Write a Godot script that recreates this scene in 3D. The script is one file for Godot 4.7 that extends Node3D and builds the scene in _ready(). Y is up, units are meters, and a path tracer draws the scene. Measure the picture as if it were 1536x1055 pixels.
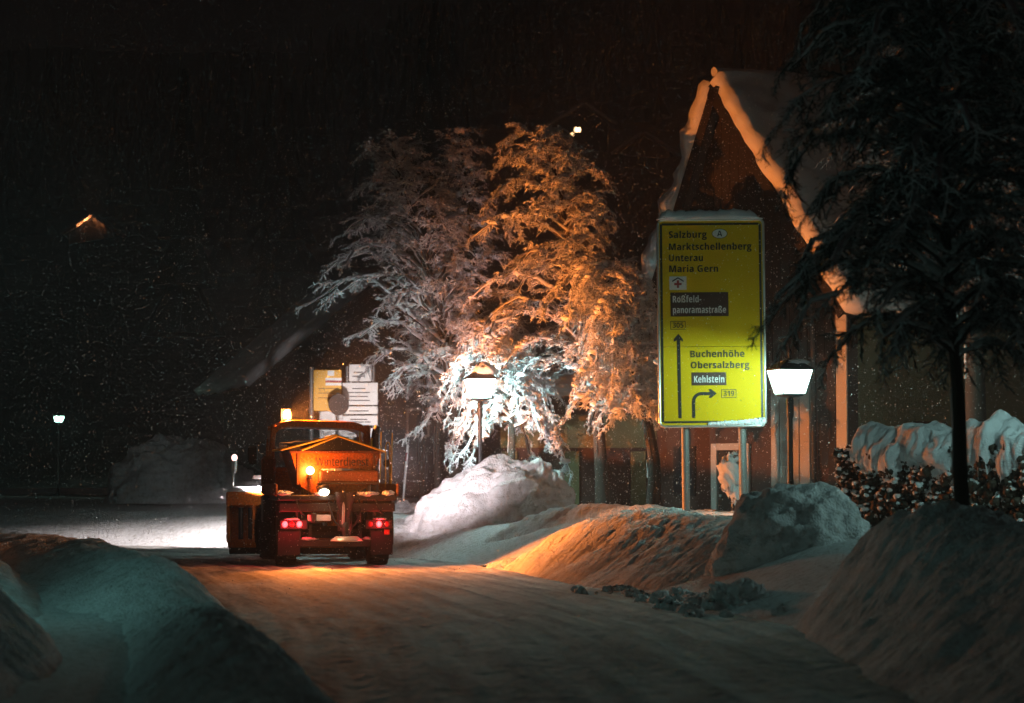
extends Node3D

# ------------------------------------------------------------------ shared state
const F := 3616.0          # pixels of a 1536 x 1055 frame per unit of tangent
const EYE := 1.6
const PITCH := 3.0
var rng := RandomNumberGenerator.new()
var M := {}
var used := {}
var noise_a := FastNoiseLite.new()
var noise_b := FastNoiseLite.new()
var noise_r := FastNoiseLite.new()
var noise_c := FastNoiseLite.new()
var sprays := []
var fine_sprays := []
var clumps := []

# a point of the place: picture column and row of the survey and metres of depth
func at(px: float, py: float, d: float) -> Vector3:
	var t := deg_to_rad(PITCH)
	var u := (px - 768.0) / F
	var v := (527.5 - py) / F
	var dy := v * cos(t) + sin(t)
	var dz := cos(t) - v * sin(t)
	return Vector3(u * d / dz, EYE + dy / dz * d, -d)

func lin(r: float, g: float, b: float, a := 1.0) -> Color:
	var c := Color(r, g, b).linear_to_srgb()
	c.a = a
	return c

func mat(r: float, g: float, b: float, rough := 0.8, metal := 0.0) -> StandardMaterial3D:
	var m := StandardMaterial3D.new()
	m.albedo_color = lin(r, g, b)
	m.roughness = rough
	m.metallic = metal
	return m

func glow(r: float, g: float, b: float, e: float) -> StandardMaterial3D:
	var m := mat(0.6, 0.6, 0.6, 0.4)
	m.emission_enabled = true
	m.emission = lin(r, g, b)
	m.emission_energy_multiplier = e
	return m

func numbered(called: String) -> String:
	if not used.has(called):
		used[called] = 0
		return called
	used[called] += 1
	return "%s_%03d" % [called, used[called]]

func tag(o: Node, label: String, category: String, group := "", kind := "") -> void:
	o.set_meta("label", label)
	o.set_meta("category", category)
	if group: o.set_meta("group", group)
	if kind: o.set_meta("kind", kind)

func thing(called: String, label: String, category: String, pos := Vector3.ZERO, turn := 0.0, group := "") -> Node3D:
	var o := Node3D.new()
	o.name = numbered(called)
	add_child(o)
	o.position = pos
	o.rotation.y = turn
	tag(o, label, category, group)
	return o

func obj(called: String, mesh: Mesh, m: Material, parent: Node = null) -> MeshInstance3D:
	var o := MeshInstance3D.new()
	o.mesh = mesh
	o.material_override = m
	if parent == null:
		o.name = numbered(called)
		add_child(o)
	else:
		o.name = called
		parent.add_child(o, true)
	return o

# ------------------------------------------------------------------ mesh building
class Shape:
	var st := SurfaceTool.new()
	func _init() -> void:
		st.begin(Mesh.PRIMITIVE_TRIANGLES)
	func face(pts: Array, centre: Vector3, smooth := -1) -> void:
		var a: Vector3 = pts[0]
		var b: Vector3 = pts[1]
		var c: Vector3 = pts[2]
		var mid := Vector3.ZERO
		for p in pts: mid += p
		mid /= pts.size()
		var n := (c - a).cross(b - a)
		var q := pts
		if n.dot(mid - centre) < 0.0:
			q = pts.duplicate()
			q.reverse()
		st.set_smooth_group(smooth)
		for i in range(1, q.size() - 1):
			st.add_vertex(q[0])
			st.add_vertex(q[i])
			st.add_vertex(q[i + 1])
	func box(c: Vector3, s: Vector3, bevel := 0.0, basis := Basis.IDENTITY) -> Shape:
		var h := s / 2.0
		var bv := minf(bevel, minf(h.x, minf(h.y, h.z)) * 0.9)
		var sg := [-1.0, 1.0]
		if bv <= 0.0:
			for ax in 3:
				for k in sg:
					var q := []
					for w in [[-1, -1], [1, -1], [1, 1], [-1, 1]]:
						var p := Vector3.ZERO
						p[ax] = k * h[ax]
						p[(ax + 1) % 3] = w[0] * h[(ax + 1) % 3]
						p[(ax + 2) % 3] = w[1] * h[(ax + 2) % 3]
						q.append(c + basis * p)
					face(q, c)
			return self
		var corner := func(x, y, z, ax):
			var p := Vector3(x * (h.x - bv), y * (h.y - bv), z * (h.z - bv))
			p[ax] = [x, y, z][ax] * h[ax]
			return c + basis * p
		for ax in 3:
			var b1 := (ax + 1) % 3
			var b2 := (ax + 2) % 3
			for k in sg:
				var q := []
				for w in [[-1, -1], [1, -1], [1, 1], [-1, 1]]:
					var g := [0, 0, 0]
					g[ax] = k; g[b1] = w[0]; g[b2] = w[1]
					q.append(corner.call(g[0], g[1], g[2], ax))
				face(q, c)
			for k1 in sg:
				for k2 in sg:
					var g1 := [0, 0, 0]
					g1[b1] = k1; g1[b2] = k2; g1[ax] = -1
					var g2 := g1.duplicate()
					g2[ax] = 1
					face([corner.call(g1[0], g1[1], g1[2], b1), corner.call(g2[0], g2[1], g2[2], b1), corner.call(g2[0], g2[1], g2[2], b2), corner.call(g1[0], g1[1], g1[2], b2)], c)
		for x in sg:
			for y in sg:
				for z in sg:
					face([corner.call(x, y, z, 0), corner.call(x, y, z, 1), corner.call(x, y, z, 2)], c)
		return self
	# rings of points joined into a skin; closed round, capped at the ends
	func rings(rr: Array, smooth := 1, cap := true) -> Shape:
		var cen := []
		for r in rr:
			var m := Vector3.ZERO
			for p in r: m += p
			cen.append(m / r.size())
		for i in rr.size() - 1:
			var n: int = rr[i].size()
			var c: Vector3 = (cen[i] + cen[i + 1]) / 2.0
			for k in n:
				var k2 := (k + 1) % n
				face([rr[i][k], rr[i][k2], rr[i + 1][k2], rr[i + 1][k]], c, smooth)
		if cap:
			face(rr[0], cen[0] + (cen[1] - cen[0]) * 0.5 + (cen[1] - cen[0]).normalized() * 0.001)
			face(rr[-1], cen[-1] + (cen[-2] - cen[-1]) * 0.5 + (cen[-2] - cen[-1]).normalized() * 0.001)
		return self
	func tube(path: Array, radii: Variant, n := 8, smooth := 1) -> Shape:
		var rr := []
		for i in path.size():
			var a: Vector3 = path[maxi(i - 1, 0)]
			var b: Vector3 = path[mini(i + 1, path.size() - 1)]
			var dir := (b - a).normalized()
			var side := dir.cross(Vector3.UP if absf(dir.y) < 0.9 else Vector3.RIGHT).normalized()
			var up := side.cross(dir)
			var r: float = radii[i] if radii is Array else radii
			var ring := []
			for k in n:
				var t := TAU * k / n
				ring.append(path[i] + (side * cos(t) + up * sin(t)) * r)
			rr.append(ring)
		return rings(rr, smooth)
	func lathe(prof: Array, n := 16, c := Vector3.ZERO, basis := Basis.IDENTITY, smooth := 1) -> Shape:
		var rr := []
		for p in prof:
			var ring := []
			for k in n:
				var t := TAU * k / n
				ring.append(c + basis * Vector3(cos(t) * p.x, p.y, sin(t) * p.x))
			rr.append(ring)
		return rings(rr, smooth)
	func prism(poly: Array, z0: float, z1: float, basis := Basis.IDENTITY, c := Vector3.ZERO) -> Shape:
		var mid := Vector2.ZERO
		for p in poly: mid += p
		mid /= poly.size()
		var cc := c + basis * Vector3(mid.x, mid.y, (z0 + z1) / 2.0)
		var p2 := PackedVector2Array(poly)
		var tri := Geometry2D.triangulate_polygon(p2)
		for z in [z0, z1]:
			for i in range(0, tri.size(), 3):
				var q := []
				for j in 3: q.append(c + basis * Vector3(p2[tri[i + j]].x, p2[tri[i + j]].y, z))
				var m2: Vector3 = (q[0] + q[1] + q[2]) / 3.0
				face(q, m2 + basis * Vector3(0, 0, (z0 + z1) / 2.0 - z))
		var ccw := not Geometry2D.is_polygon_clockwise(p2)
		for i in poly.size():
			var a: Vector2 = poly[i]
			var b: Vector2 = poly[(i + 1) % poly.size()]
			var outn := Vector2(b.y - a.y, a.x - b.x) * (1.0 if ccw else -1.0)
			var m3 := c + basis * Vector3((a.x + b.x) / 2.0, (a.y + b.y) / 2.0, (z0 + z1) / 2.0)
			face([c + basis * Vector3(a.x, a.y, z0), c + basis * Vector3(b.x, b.y, z0), c + basis * Vector3(b.x, b.y, z1), c + basis * Vector3(a.x, a.y, z1)], m3 - basis * Vector3(outn.x, outn.y, 0))
		return self
	func done() -> ArrayMesh:
		st.generate_normals()
		return st.commit()

func box(c: Vector3, s: Vector3, bevel := 0.0, basis := Basis.IDENTITY) -> ArrayMesh:
	return Shape.new().box(c, s, bevel, basis).done()

func tube(path: Array, radii: Variant, n := 8) -> ArrayMesh:
	return Shape.new().tube(path, radii, n).done()

# a grid of heights: f(i, j) gives a point or null
func grid(nx: int, nz: int, f: Callable, uv: Variant = null) -> ArrayMesh:
	var st := SurfaceTool.new()
	st.begin(Mesh.PRIMITIVE_TRIANGLES)
	st.set_smooth_group(0)
	var ok := PackedByteArray()
	var map := PackedInt32Array()
	map.resize(nx * nz)
	var n := 0
	for j in nz:
		for i in nx:
			var p: Variant = f.call(i, j)
			if p == null:
				map[j * nx + i] = -1
				continue
			if uv != null: st.set_uv(uv.call(i, j))
			st.add_vertex(p)
			map[j * nx + i] = n
			n += 1
	for j in nz - 1:
		for i in nx - 1:
			var a := map[j * nx + i]
			var b := map[j * nx + i + 1]
			var c := map[(j + 1) * nx + i + 1]
			var d := map[(j + 1) * nx + i]
			if a < 0 or b < 0 or c < 0 or d < 0: continue
			for k in [a, b, c, a, c, d]: st.add_index(k)
	st.generate_normals()
	return st.commit()

# a lump of snow: a displaced ball, squashed and flattened below
func blob(c: Vector3, r: Vector3, seed_at: float, rough := 0.18, nu := 20, nv := 12, low := -1.0, freq := 1.3) -> Shape:
	var s := Shape.new()
	var rr := []
	for j in nv + 1:
		var ph := lerpf(PI / 2.0 - 0.02, asin(clampf(low, -0.999, 0.999)), float(j) / nv)
		var ring := []
		for i in nu:
			var t := TAU * i / nu
			var dir := Vector3(cos(t) * cos(ph), sin(ph), sin(t) * cos(ph))
			var k := 1.0 + rough * (noise_a.get_noise_3dv(dir * freq * 4.0 + Vector3(seed_at, seed_at * 2.3, 7)) * 1.5 + 0.45 * noise_b.get_noise_3dv(dir * freq * 3.0 + Vector3(seed_at, 3, seed_at)))
			ring.append(c + dir * r * k)
		rr.append(ring)
	s.rings(rr, 1, false)
	return s

# ------------------------------------------------------------------ materials
func noise_tex(freq: float, octaves: int, sd: int, ramp: Array = [], size := 512) -> NoiseTexture2D:
	var n := FastNoiseLite.new()
	n.noise_type = FastNoiseLite.TYPE_SIMPLEX_SMOOTH
	n.frequency = freq
	n.fractal_octaves = octaves
	n.seed = sd
	var t := NoiseTexture2D.new()
	t.width = size
	t.height = size
	t.seamless = true
	t.noise = n
	if ramp.size():
		var g := Gradient.new()
		var off := PackedFloat32Array()
		var col := PackedColorArray()
		for r in ramp:
			off.append(r[0])
			col.append(r[1])
		g.offsets = off
		g.colors = col
		t.color_ramp = g
	return t

func triplanar(m: StandardMaterial3D, s: float) -> void:
	m.uv1_triplanar = true
	m.uv1_world_triplanar = true
	m.uv1_scale = Vector3(s, s, s)

func make_materials() -> void:
	noise_a.seed = 11
	noise_a.frequency = 0.5
	noise_a.fractal_octaves = 3
	noise_b.seed = 23
	noise_b.frequency = 1.6
	noise_b.fractal_octaves = 3
	noise_r.seed = 41
	noise_r.frequency = 1.0
	noise_r.fractal_octaves = 2
	noise_c.seed = 77
	noise_c.noise_type = FastNoiseLite.TYPE_CELLULAR
	noise_c.cellular_return_type = FastNoiseLite.RETURN_DISTANCE2_SUB
	noise_c.frequency = 3.2
	noise_c.fractal_octaves = 2
	var grain := noise_tex(0.06, 4, 5)
	# ploughed, lumpy roadside snow with road grit in it
	var s := mat(1, 1, 1, 0.85)
	s.albedo_texture = noise_tex(0.02, 5, 9, [[0.0, lin(0.30, 0.28, 0.25)], [0.30, lin(0.58, 0.57, 0.55)], [0.42, lin(0.72, 0.72, 0.72)], [0.6, lin(0.78, 0.79, 0.80)], [1.0, lin(0.84, 0.85, 0.86)]])
	s.heightmap_enabled = true
	s.heightmap_texture = grain
	s.heightmap_scale = 2.8
	triplanar(s, 0.7)
	M.snow = s
	# fresh snow on roofs, hedges, branches
	var f := mat(0.80, 0.81, 0.83, 0.8)
	f.heightmap_enabled = true
	f.heightmap_texture = grain
	f.heightmap_scale = 1.6
	triplanar(f, 1.3)
	M.fresh = f
	M.branch_snow = mat(0.80, 0.81, 0.83, 0.85)
	M.bark = mat(0.055, 0.042, 0.032, 0.9)
	M.twig = mat(0.05, 0.036, 0.026, 0.9)
	M.needle = mat(0.035, 0.050, 0.034, 0.9)
	M.leaf = mat(0.05, 0.034, 0.020, 0.8)
	# the truck
	M.orange = mat(0.62, 0.15, 0.012, 0.38)
	M.orange_dirty = mat(0.24, 0.07, 0.016, 0.65)
	for k in ["orange", "orange_dirty"]:
		# salt film and road dirt in streaks and spots
		M[k].albedo_texture = noise_tex(0.035, 5, 17, [[0.0, lin(0.40, 0.36, 0.33)], [0.40, lin(0.70, 0.66, 0.62)], [0.6, lin(0.95, 0.95, 0.95)], [1.0, lin(1, 1, 1)]])
		triplanar(M[k], 1.1)
	M.dark_metal = mat(0.03, 0.028, 0.027, 0.55)
	M.rubber = mat(0.018, 0.018, 0.018, 0.85)
	M.steel = mat(0.45, 0.45, 0.44, 0.38, 0.8)
	M.galvanised = mat(0.60, 0.58, 0.52, 0.42, 0.3)
	M.letter = mat(0.02, 0.02, 0.022, 0.6)
	M.tarp = mat(0.05, 0.045, 0.04, 0.7)
	M.yellow_rim = mat(0.70, 0.42, 0.06, 0.5)
	var gl := mat(0.5, 0.52, 0.52, 0.05)
	gl.albedo_color.a = 0.12
	gl.transparency = BaseMaterial3D.TRANSPARENCY_ALPHA
	M.glass = gl
	# signs
	M.sign_yellow = mat(0.70, 0.45, 0.004, 0.6)
	M.sign_yellow.metallic_specular = 0.25
	M.board_yellow = mat(0.75, 0.38, 0.02, 0.5)
	M.sign_white = mat(0.72, 0.72, 0.70, 0.45)
	M.sign_black = mat(0.015, 0.015, 0.016, 0.5)
	M.sign_brown = mat(0.065, 0.026, 0.014, 0.5)
	M.sign_red = mat(0.35, 0.02, 0.015, 0.5)
	M.alu = mat(0.62, 0.63, 0.63, 0.28, 0.75)
	M.post = mat(0.17, 0.17, 0.165, 0.55, 0.3)
	M.iron = mat(0.022, 0.024, 0.024, 0.5)
	# the houses
	M.plaster_red = mat(0.055, 0.030, 0.023, 0.9)
	M.plaster_olive = mat(0.16, 0.15, 0.07, 0.9)
	M.plaster_pale = mat(0.50, 0.47, 0.42, 0.85)
	M.wood_dark = mat(0.013, 0.010, 0.008, 0.9)
	M.wood_pale = mat(0.36, 0.33, 0.30, 0.8)
	M.roof = mat(0.06, 0.045, 0.038, 0.9)
	for k in ["plaster_red", "plaster_olive", "plaster_pale"]:
		M[k].heightmap_enabled = true
		M[k].heightmap_texture = grain
		M[k].heightmap_scale = 1.0
		triplanar(M[k], 1.0)
	M.dark_glass = mat(0.02, 0.022, 0.025, 0.08)
	M.window_lit = glow(1.0, 0.50, 0.16, 2.2)
	# the hillside
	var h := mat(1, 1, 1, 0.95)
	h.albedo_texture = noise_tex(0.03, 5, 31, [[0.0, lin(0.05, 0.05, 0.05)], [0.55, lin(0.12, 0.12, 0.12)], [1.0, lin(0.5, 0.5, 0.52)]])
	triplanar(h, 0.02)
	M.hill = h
	# packed snow on the road: grit and tyre streaks run with the traffic
	var im := Image.create(512, 1024, false, Image.FORMAT_RGB8)
	var n1 := FastNoiseLite.new(); n1.seed = 3; n1.frequency = 0.02; n1.fractal_octaves = 3
	var n2 := FastNoiseLite.new(); n2.seed = 8; n2.frequency = 0.08; n2.fractal_octaves = 3
	for y in 1024:
		for x in 512:
			var streak := n1.get_noise_2d(x * 2.2, y * 0.10)
			var patch := n1.get_noise_2d(x * 0.5 + 900.0, y * 0.5)
			var fine := n2.get_noise_2d(x * 2.0, y * 2.0)
			var k := clampf(0.40 + 0.36 * streak + 0.16 * patch + 0.22 * fine, 0.14, 0.80)
			im.set_pixel(x, y, lin(k, k * 0.96, k * 0.90))
	var rd := mat(1, 1, 1, 0.8)
	rd.albedo_texture = ImageTexture.create_from_image(im)
	rd.heightmap_enabled = true
	rd.heightmap_texture = grain
	rd.heightmap_scale = 2.0
	M.road = rd

# ------------------------------------------------------------------ terrain
var road_line := [[0.0, 3.4], [10.0, 1.9], [17.0, 0.9], [26.0, 0.1], [34.0, -1.4], [41.0, -2.9], [46.0, -4.3], [50.0, -6.2], [54.0, -9.2], [57.0, -13.0], [59.0, -18.0], [60.5, -25.0], [61.5, -34.0]]

func road_x(d: float) -> float:
	for i in road_line.size() - 1:
		if d <= road_line[i + 1][0]:
			return lerpf(road_line[i][1], road_line[i + 1][1], (d - road_line[i][0]) / (road_line[i + 1][0] - road_line[i][0]))
	return -34.0

func ground_y(x: float, d: float) -> float:
	var s := x - road_x(clampf(d, 0.0, 61.0))
	var n := noise_a.get_noise_2d(x * 0.35, d * 0.35)
	if d > 48.0 and s < 3.0:
		# the road bends away to the left here; beyond it the field rises
		var b := d - (57.0 + clampf((-x - 5.0) * 0.30, 0.0, 7.0))
		return -0.05 + smoothstep(0.5, 6.5, b) * (0.30 + 0.4 * n) + smoothstep(6.0, 30.0, b) * (0.8 + 0.6 * n)
	if s > 0.0:
		return -0.06 + smoothstep(2.6, 5.4, s) * (0.80 + 0.12 * n)
	return -0.06 + smoothstep(2.9, 5.0, -s) * (0.12 + 0.15 * n) + smoothstep(6.0, 14.0, -s) * (0.5 + 0.4 * n)

func build_terrain() -> void:
	var g := obj("ground", grid(201, 261, func(i: int, j: int):
		var x := -50.0 + i * 0.5
		var d := -10.0 + j * 0.5
		return Vector3(x, ground_y(x, d), -d)), M.snow)
	g.set_meta("kind", "structure")
	var hill := obj("hillside", grid(60, 48, func(i: int, j: int):
		var x := -320.0 + i * 11.0
		var d := 112.0 + j * 14.0
		return Vector3(x, hill_y(x, d), -d)), M.hill)
	hill.set_meta("kind", "structure")
	var L := Curve3D.new()
	for p in road_line: L.add_point(Vector3(p[1], 0, -p[0]))
	# walk the road's middle line in even steps
	var steps := 460
	var total := L.get_baked_length()
	var r := obj("road", grid(49, steps, func(i: int, j: int):
		var o := total * j / (steps - 1.0)
		var p := L.sample_baked(o)
		var q := L.sample_baked(minf(o + 1.2, total)) - L.sample_baked(maxf(o - 1.2, 0.0))
		var side := Vector3(-q.z, 0, q.x).normalized()
		var s := (i - 24) / 24.0 * 3.5
		var w := p + side * s
		var rut := 0.040 * noise_r.get_noise_2d(s * 3.5, o * 0.12) + 0.016 * noise_b.get_noise_2d(w.x * 2.0, w.z * 2.0)
		var edge := smoothstep(2.7, 3.5, absf(s))
		return w + Vector3(0, 0.012 + rut - 0.10 * edge, 0),
		func(i: int, j: int): return Vector2(i / 48.0, total * j / (steps - 1.0) / 14.0)), M.road)
	r.set_meta("kind", "structure")

func hill_y(x: float, d: float) -> float:
	return maxf(d - 100.0, 0.0) * (0.146 + 0.055 * smoothstep(-60.0, 10.0, x)) - 1.0 + maxf(d - 420.0, 0.0) * 0.12 + 3.0 * noise_a.get_noise_2d(x * 0.06, d * 0.06) * smoothstep(150.0, 260.0, d)

# a bank thrown up by the plough along a line of [x, depth, crest height, width to the left, width to the right]
func bank(called: String, label: String, pts: Array, cell := 0.06, groove := 0.035, lump := 0.10, floor_y := 0.0, slant := 0.6) -> MeshInstance3D:
	var lo := Vector2(1e9, 1e9)
	var hi := Vector2(-1e9, -1e9)
	for p in pts:
		var w: float = maxf(p[3], p[4])
		lo = lo.min(Vector2(p[0] - w, p[1] - w))
		hi = hi.max(Vector2(p[0] + w, p[1] + w))
	var nx := int((hi.x - lo.x) / cell) + 2
	var nz := int((hi.y - lo.y) / cell) + 2
	var o := obj(called, grid(nx, nz, func(i: int, j: int):
		var q := lo + Vector2(i, j) * cell
		var best := 1e9
		var bt := 0.0
		var bu := 9.0
		var bh := 0.0
		var bs := 0.0
		var along := 0.0
		for k in pts.size() - 1:
			var a := Vector2(pts[k][0], pts[k][1])
			var b := Vector2(pts[k + 1][0], pts[k + 1][1])
			var ab := b - a
			var len := ab.length()
			var t := clampf((q - a).dot(ab) / (len * len), 0.0, 1.0)
			var v := q - (a + ab * t)
			var dist := v.length()
			if dist < best:
				best = dist
				var left := ab.cross(v) > 0.0
				var w := lerpf(pts[k][3], pts[k + 1][3], t) if left else lerpf(pts[k][4], pts[k + 1][4], t)
				bu = dist / w
				bh = lerpf(pts[k][2], pts[k + 1][2], t)
				bs = dist * (1.0 if left else -1.0)
				bt = along + t * len
			along += len
		if bu > 1.0: return null
		bu += 0.045 * noise_a.get_noise_2d(q.x * 1.2 + 50.0, q.y * 1.2) * smoothstep(0.0, 0.4, bu)
		var p := pow(1.0 - smoothstep(0.0, 1.0, clampf(bu, 0.0, 1.0)), 0.85)
		var y := floor_y + bh * p - 0.09 * smoothstep(0.75, 1.0, bu)
		var k2 := sqrt(maxf(p, 0.0))
		y += k2 * lump * (1.1 * noise_a.get_noise_2d(q.x * 1.5, q.y * 1.5) + 0.55 * noise_b.get_noise_2d(q.x * 1.3, q.y * 1.3))
		y += k2 * groove * noise_r.get_noise_2d((bt + bs * slant) * 9.5, bs * 1.3) * smoothstep(0.05, 0.3, bu)
		y += 0.040 * maxf(-0.1, noise_b.get_noise_2d(q.x * 4.0, q.y * 4.0)) * k2
		y += 0.055 * k2 * noise_c.get_noise_2d(q.x, q.y) * smoothstep(-0.1, 0.35, noise_a.get_noise_2d(q.x * 1.1 + 30.0, q.y * 1.1))
		return Vector3(q.x, y, -q.y)), M.snow)
	tag(o, label, "snow bank", "snow banks along the road")
	return o

func heap(called: String, label: String, c: Vector3, r: Vector3, sd: float, rough: float, turn := 0.0, lean := Vector3.ZERO, power := 0.7, group := "snow heaps beside the road") -> MeshInstance3D:
	var nu := 110
	var nv := 56
	var bs := Basis(Vector3.UP, turn)
	var o := obj(called, grid(nu + 1, nv + 1, func(i: int, j: int):
		var t := TAU * (i % nu) / nu
		var ph := PI / 2.0 * (1.0 - float(j) / nv) * 0.998
		var dir := Vector3(cos(t) * cos(ph), sin(ph), sin(t) * cos(ph))
		var cr := pow(cos(ph), power)
		var p := Vector3(cos(t) * cr, pow(sin(ph), 0.9), sin(t) * cr)
		var k := 1.0 + rough * (1.4 * noise_a.get_noise_3dv(dir * 4.2 + Vector3(sd, 0, sd)) + 0.8 * noise_b.get_noise_3dv(dir * 1.6 + Vector3(sd, sd, 0)) + 0.14 * noise_b.get_noise_3dv(dir * 7.0 + Vector3(0, sd, sd)))
		p = p * k
		p += lean * p.y
		return c + bs * (p * r) - Vector3(0, 0.12, 0)), M.snow)
	tag(o, label, "snow heap", group)
	return o

func build_banks() -> void:
	# left: the ridge between the road and the cleared footway
	bank("snow_bank", "low rounded snow ridge along the road edge in the lower left corner", [[-1.25, 13.0, 0.48, 0.8, 0.85], [-2.0, 17.0, 0.48, 0.8, 0.85], [-2.5, 20.5, 0.44, 0.85, 0.8], [-2.95, 23.3, 0.36, 0.9, 0.7], [-3.3, 25.2, 0.30, 1.0, 0.6]], 0.04)
	bank("snow_bank", "dark ploughed snow ridge left of the road running back towards the truck", [[-3.75, 26.6, 0.34, 1.0, 0.8], [-4.35, 29.6, 0.56, 1.5, 0.95], [-5.3, 33.5, 0.55, 1.7, 1.0], [-6.45, 38.0, 0.55, 1.8, 1.1], [-7.6, 42.0, 0.5, 2.0, 1.1], [-9.3, 46.5, 0.5, 2.2, 1.2], [-12.5, 50.5, 0.5, 2.2, 1.2]], 0.06)
	bank("snow_bank", "tall snow mound cut off by the left edge of the picture", [[-4.5, 12.0, 0.35, 1.6, 1.2], [-4.6, 15.0, 0.6, 1.6, 1.3], [-4.8, 18.0, 0.88, 1.8, 1.4], [-5.0, 21.0, 0.95, 1.8, 1.3], [-5.35, 23.6, 0.5, 1.4, 1.0]], 0.05)
	bank("snow_bank", "pale snow bank behind the footway, highest at the left edge", [[-6.1, 27.0, 0.35, 2.0, 1.0], [-7.4, 32.0, 0.55, 2.2, 1.4], [-8.9, 38.0, 0.78, 2.0, 1.3], [-10.4, 43.0, 0.7, 2.2, 1.4]], 0.08)
	bank("snow_bank", "dim snow bank on the far side of the bend, left of the truck", [[-4.6, 61.6, 0.4, 1.6, 1.6], [-8.0, 63.4, 0.5, 1.8, 2.0], [-12.0, 65.6, 0.6, 2.2, 2.4], [-17.0, 68.0, 0.7, 2.6, 3.0]], 0.12, 0.06, 0.2)
	# right: foreground
	bank("snow_bank", "big dark snow slope in the lower right corner under the bare trunk", [[5.6, 12.0, 1.2, 3.0, 3.0], [5.0, 18.0, 1.15, 2.4, 3.0], [4.62, 21.5, 1.15, 2.0, 3.0], [4.22, 23.8, 1.36, 1.5, 2.4], [3.95, 25.2, 1.15, 1.15, 1.9]], 0.04, 0.010, 0.07)
	# middle: lit by the amber lamps
	bank("snow_bank", "orange-lit ploughed snow bank sloping to the road under the yellow sign", [[0.15, 42.4, 0.22, 1.2, 0.8], [0.9, 41.8, 0.66, 1.8, 1.3], [1.7, 40.7, 1.02, 2.6, 1.9], [2.4, 38.9, 1.10, 3.2, 2.3], [3.0, 36.8, 1.02, 3.2, 2.3], [3.6, 34.6, 0.95, 3.0, 2.3], [4.2, 32.6, 0.85, 2.6, 2.0]], 0.05, 0.028, 0.06)
	bank("snow_bank", "low snow bank with a thin orange edge before the orange trees", [[-0.9, 47.7, 0.16, 0.9, 0.8], [-0.1, 47.0, 0.62, 1.6, 1.1], [0.7, 46.3, 1.02, 2.2, 1.5], [1.6, 45.5, 1.12, 2.8, 1.9], [2.6, 44.3, 1.06, 3.2, 2.2], [3.8, 42.9, 1.0, 3.4, 2.2], [5.0, 41.0, 1.0, 3.4, 2.2]], 0.06, 0.04, 0.06)
	heap("snow_heap", "rounded dark snow heap with a frosted top in front of the street lamp", at(1186, 885, 33.0) + Vector3(0, 0.0, 0), Vector3(1.14, 1.52, 1.15), 4.7, 0.085, 0.3, Vector3(0.12, 0, 0), 0.78)
	heap("snow_heap", "tall pale pink snow pile right of the truck", at(722, 838, 50.4) + Vector3(0, 0.0, 0), Vector3(1.95, 2.12, 1.7), 12.4, 0.085, 0.25, Vector3(0.34, 0, 0), 0.95)
	heap("snow_heap", "low tail of snow spilling beside the truck's right wheels", at(640, 838, 50.2), Vector3(1.7, 0.95, 1.3), 31.0, 0.12, 0.1, Vector3(0.3, 0, 0), 1.0)
	heap("snow_heap", "dim snow dome in the dark field far left of the truck", at(268, 735, 76.0) + Vector3(0, -0.3, 0), Vector3(2.3, 2.0, 1.8), 8.1, 0.10, 0.2, Vector3.ZERO, 0.85)
	# broken clods at the foot of the heap
	var sh := Shape.new()
	for k in 60:
		var d := rng.randf_range(27.5, 35.0)
		var x := road_x(d) + 2.55 + rng.randf_range(-0.35, 0.75) + (0.3 if d > 30.0 and d < 33.0 else 0.0)
		var r := rng.randf_range(0.02, 0.085) * (1.4 if d < 32.0 else 0.8)
		var b := blob(Vector3(x, r * 0.35, -d), Vector3(r * 1.4, r, r * 1.2), k * 1.7, 0.4, 9, 6)
		sh.st.append_from(b.done(), 0, Transform3D.IDENTITY)
	var cl := obj("snow_clods", sh.st.commit(), M.snow)
	tag(cl, "broken snow clods lying along the right road edge", "snow clods", "", "stuff")
	heap("snow_heap", "small crusted snow lump on the road edge before the dark heap", at(1110, 905, 29.6), Vector3(0.46, 0.36, 0.42), 2.2, 0.30, 0.4, Vector3.ZERO, 0.8)

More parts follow.
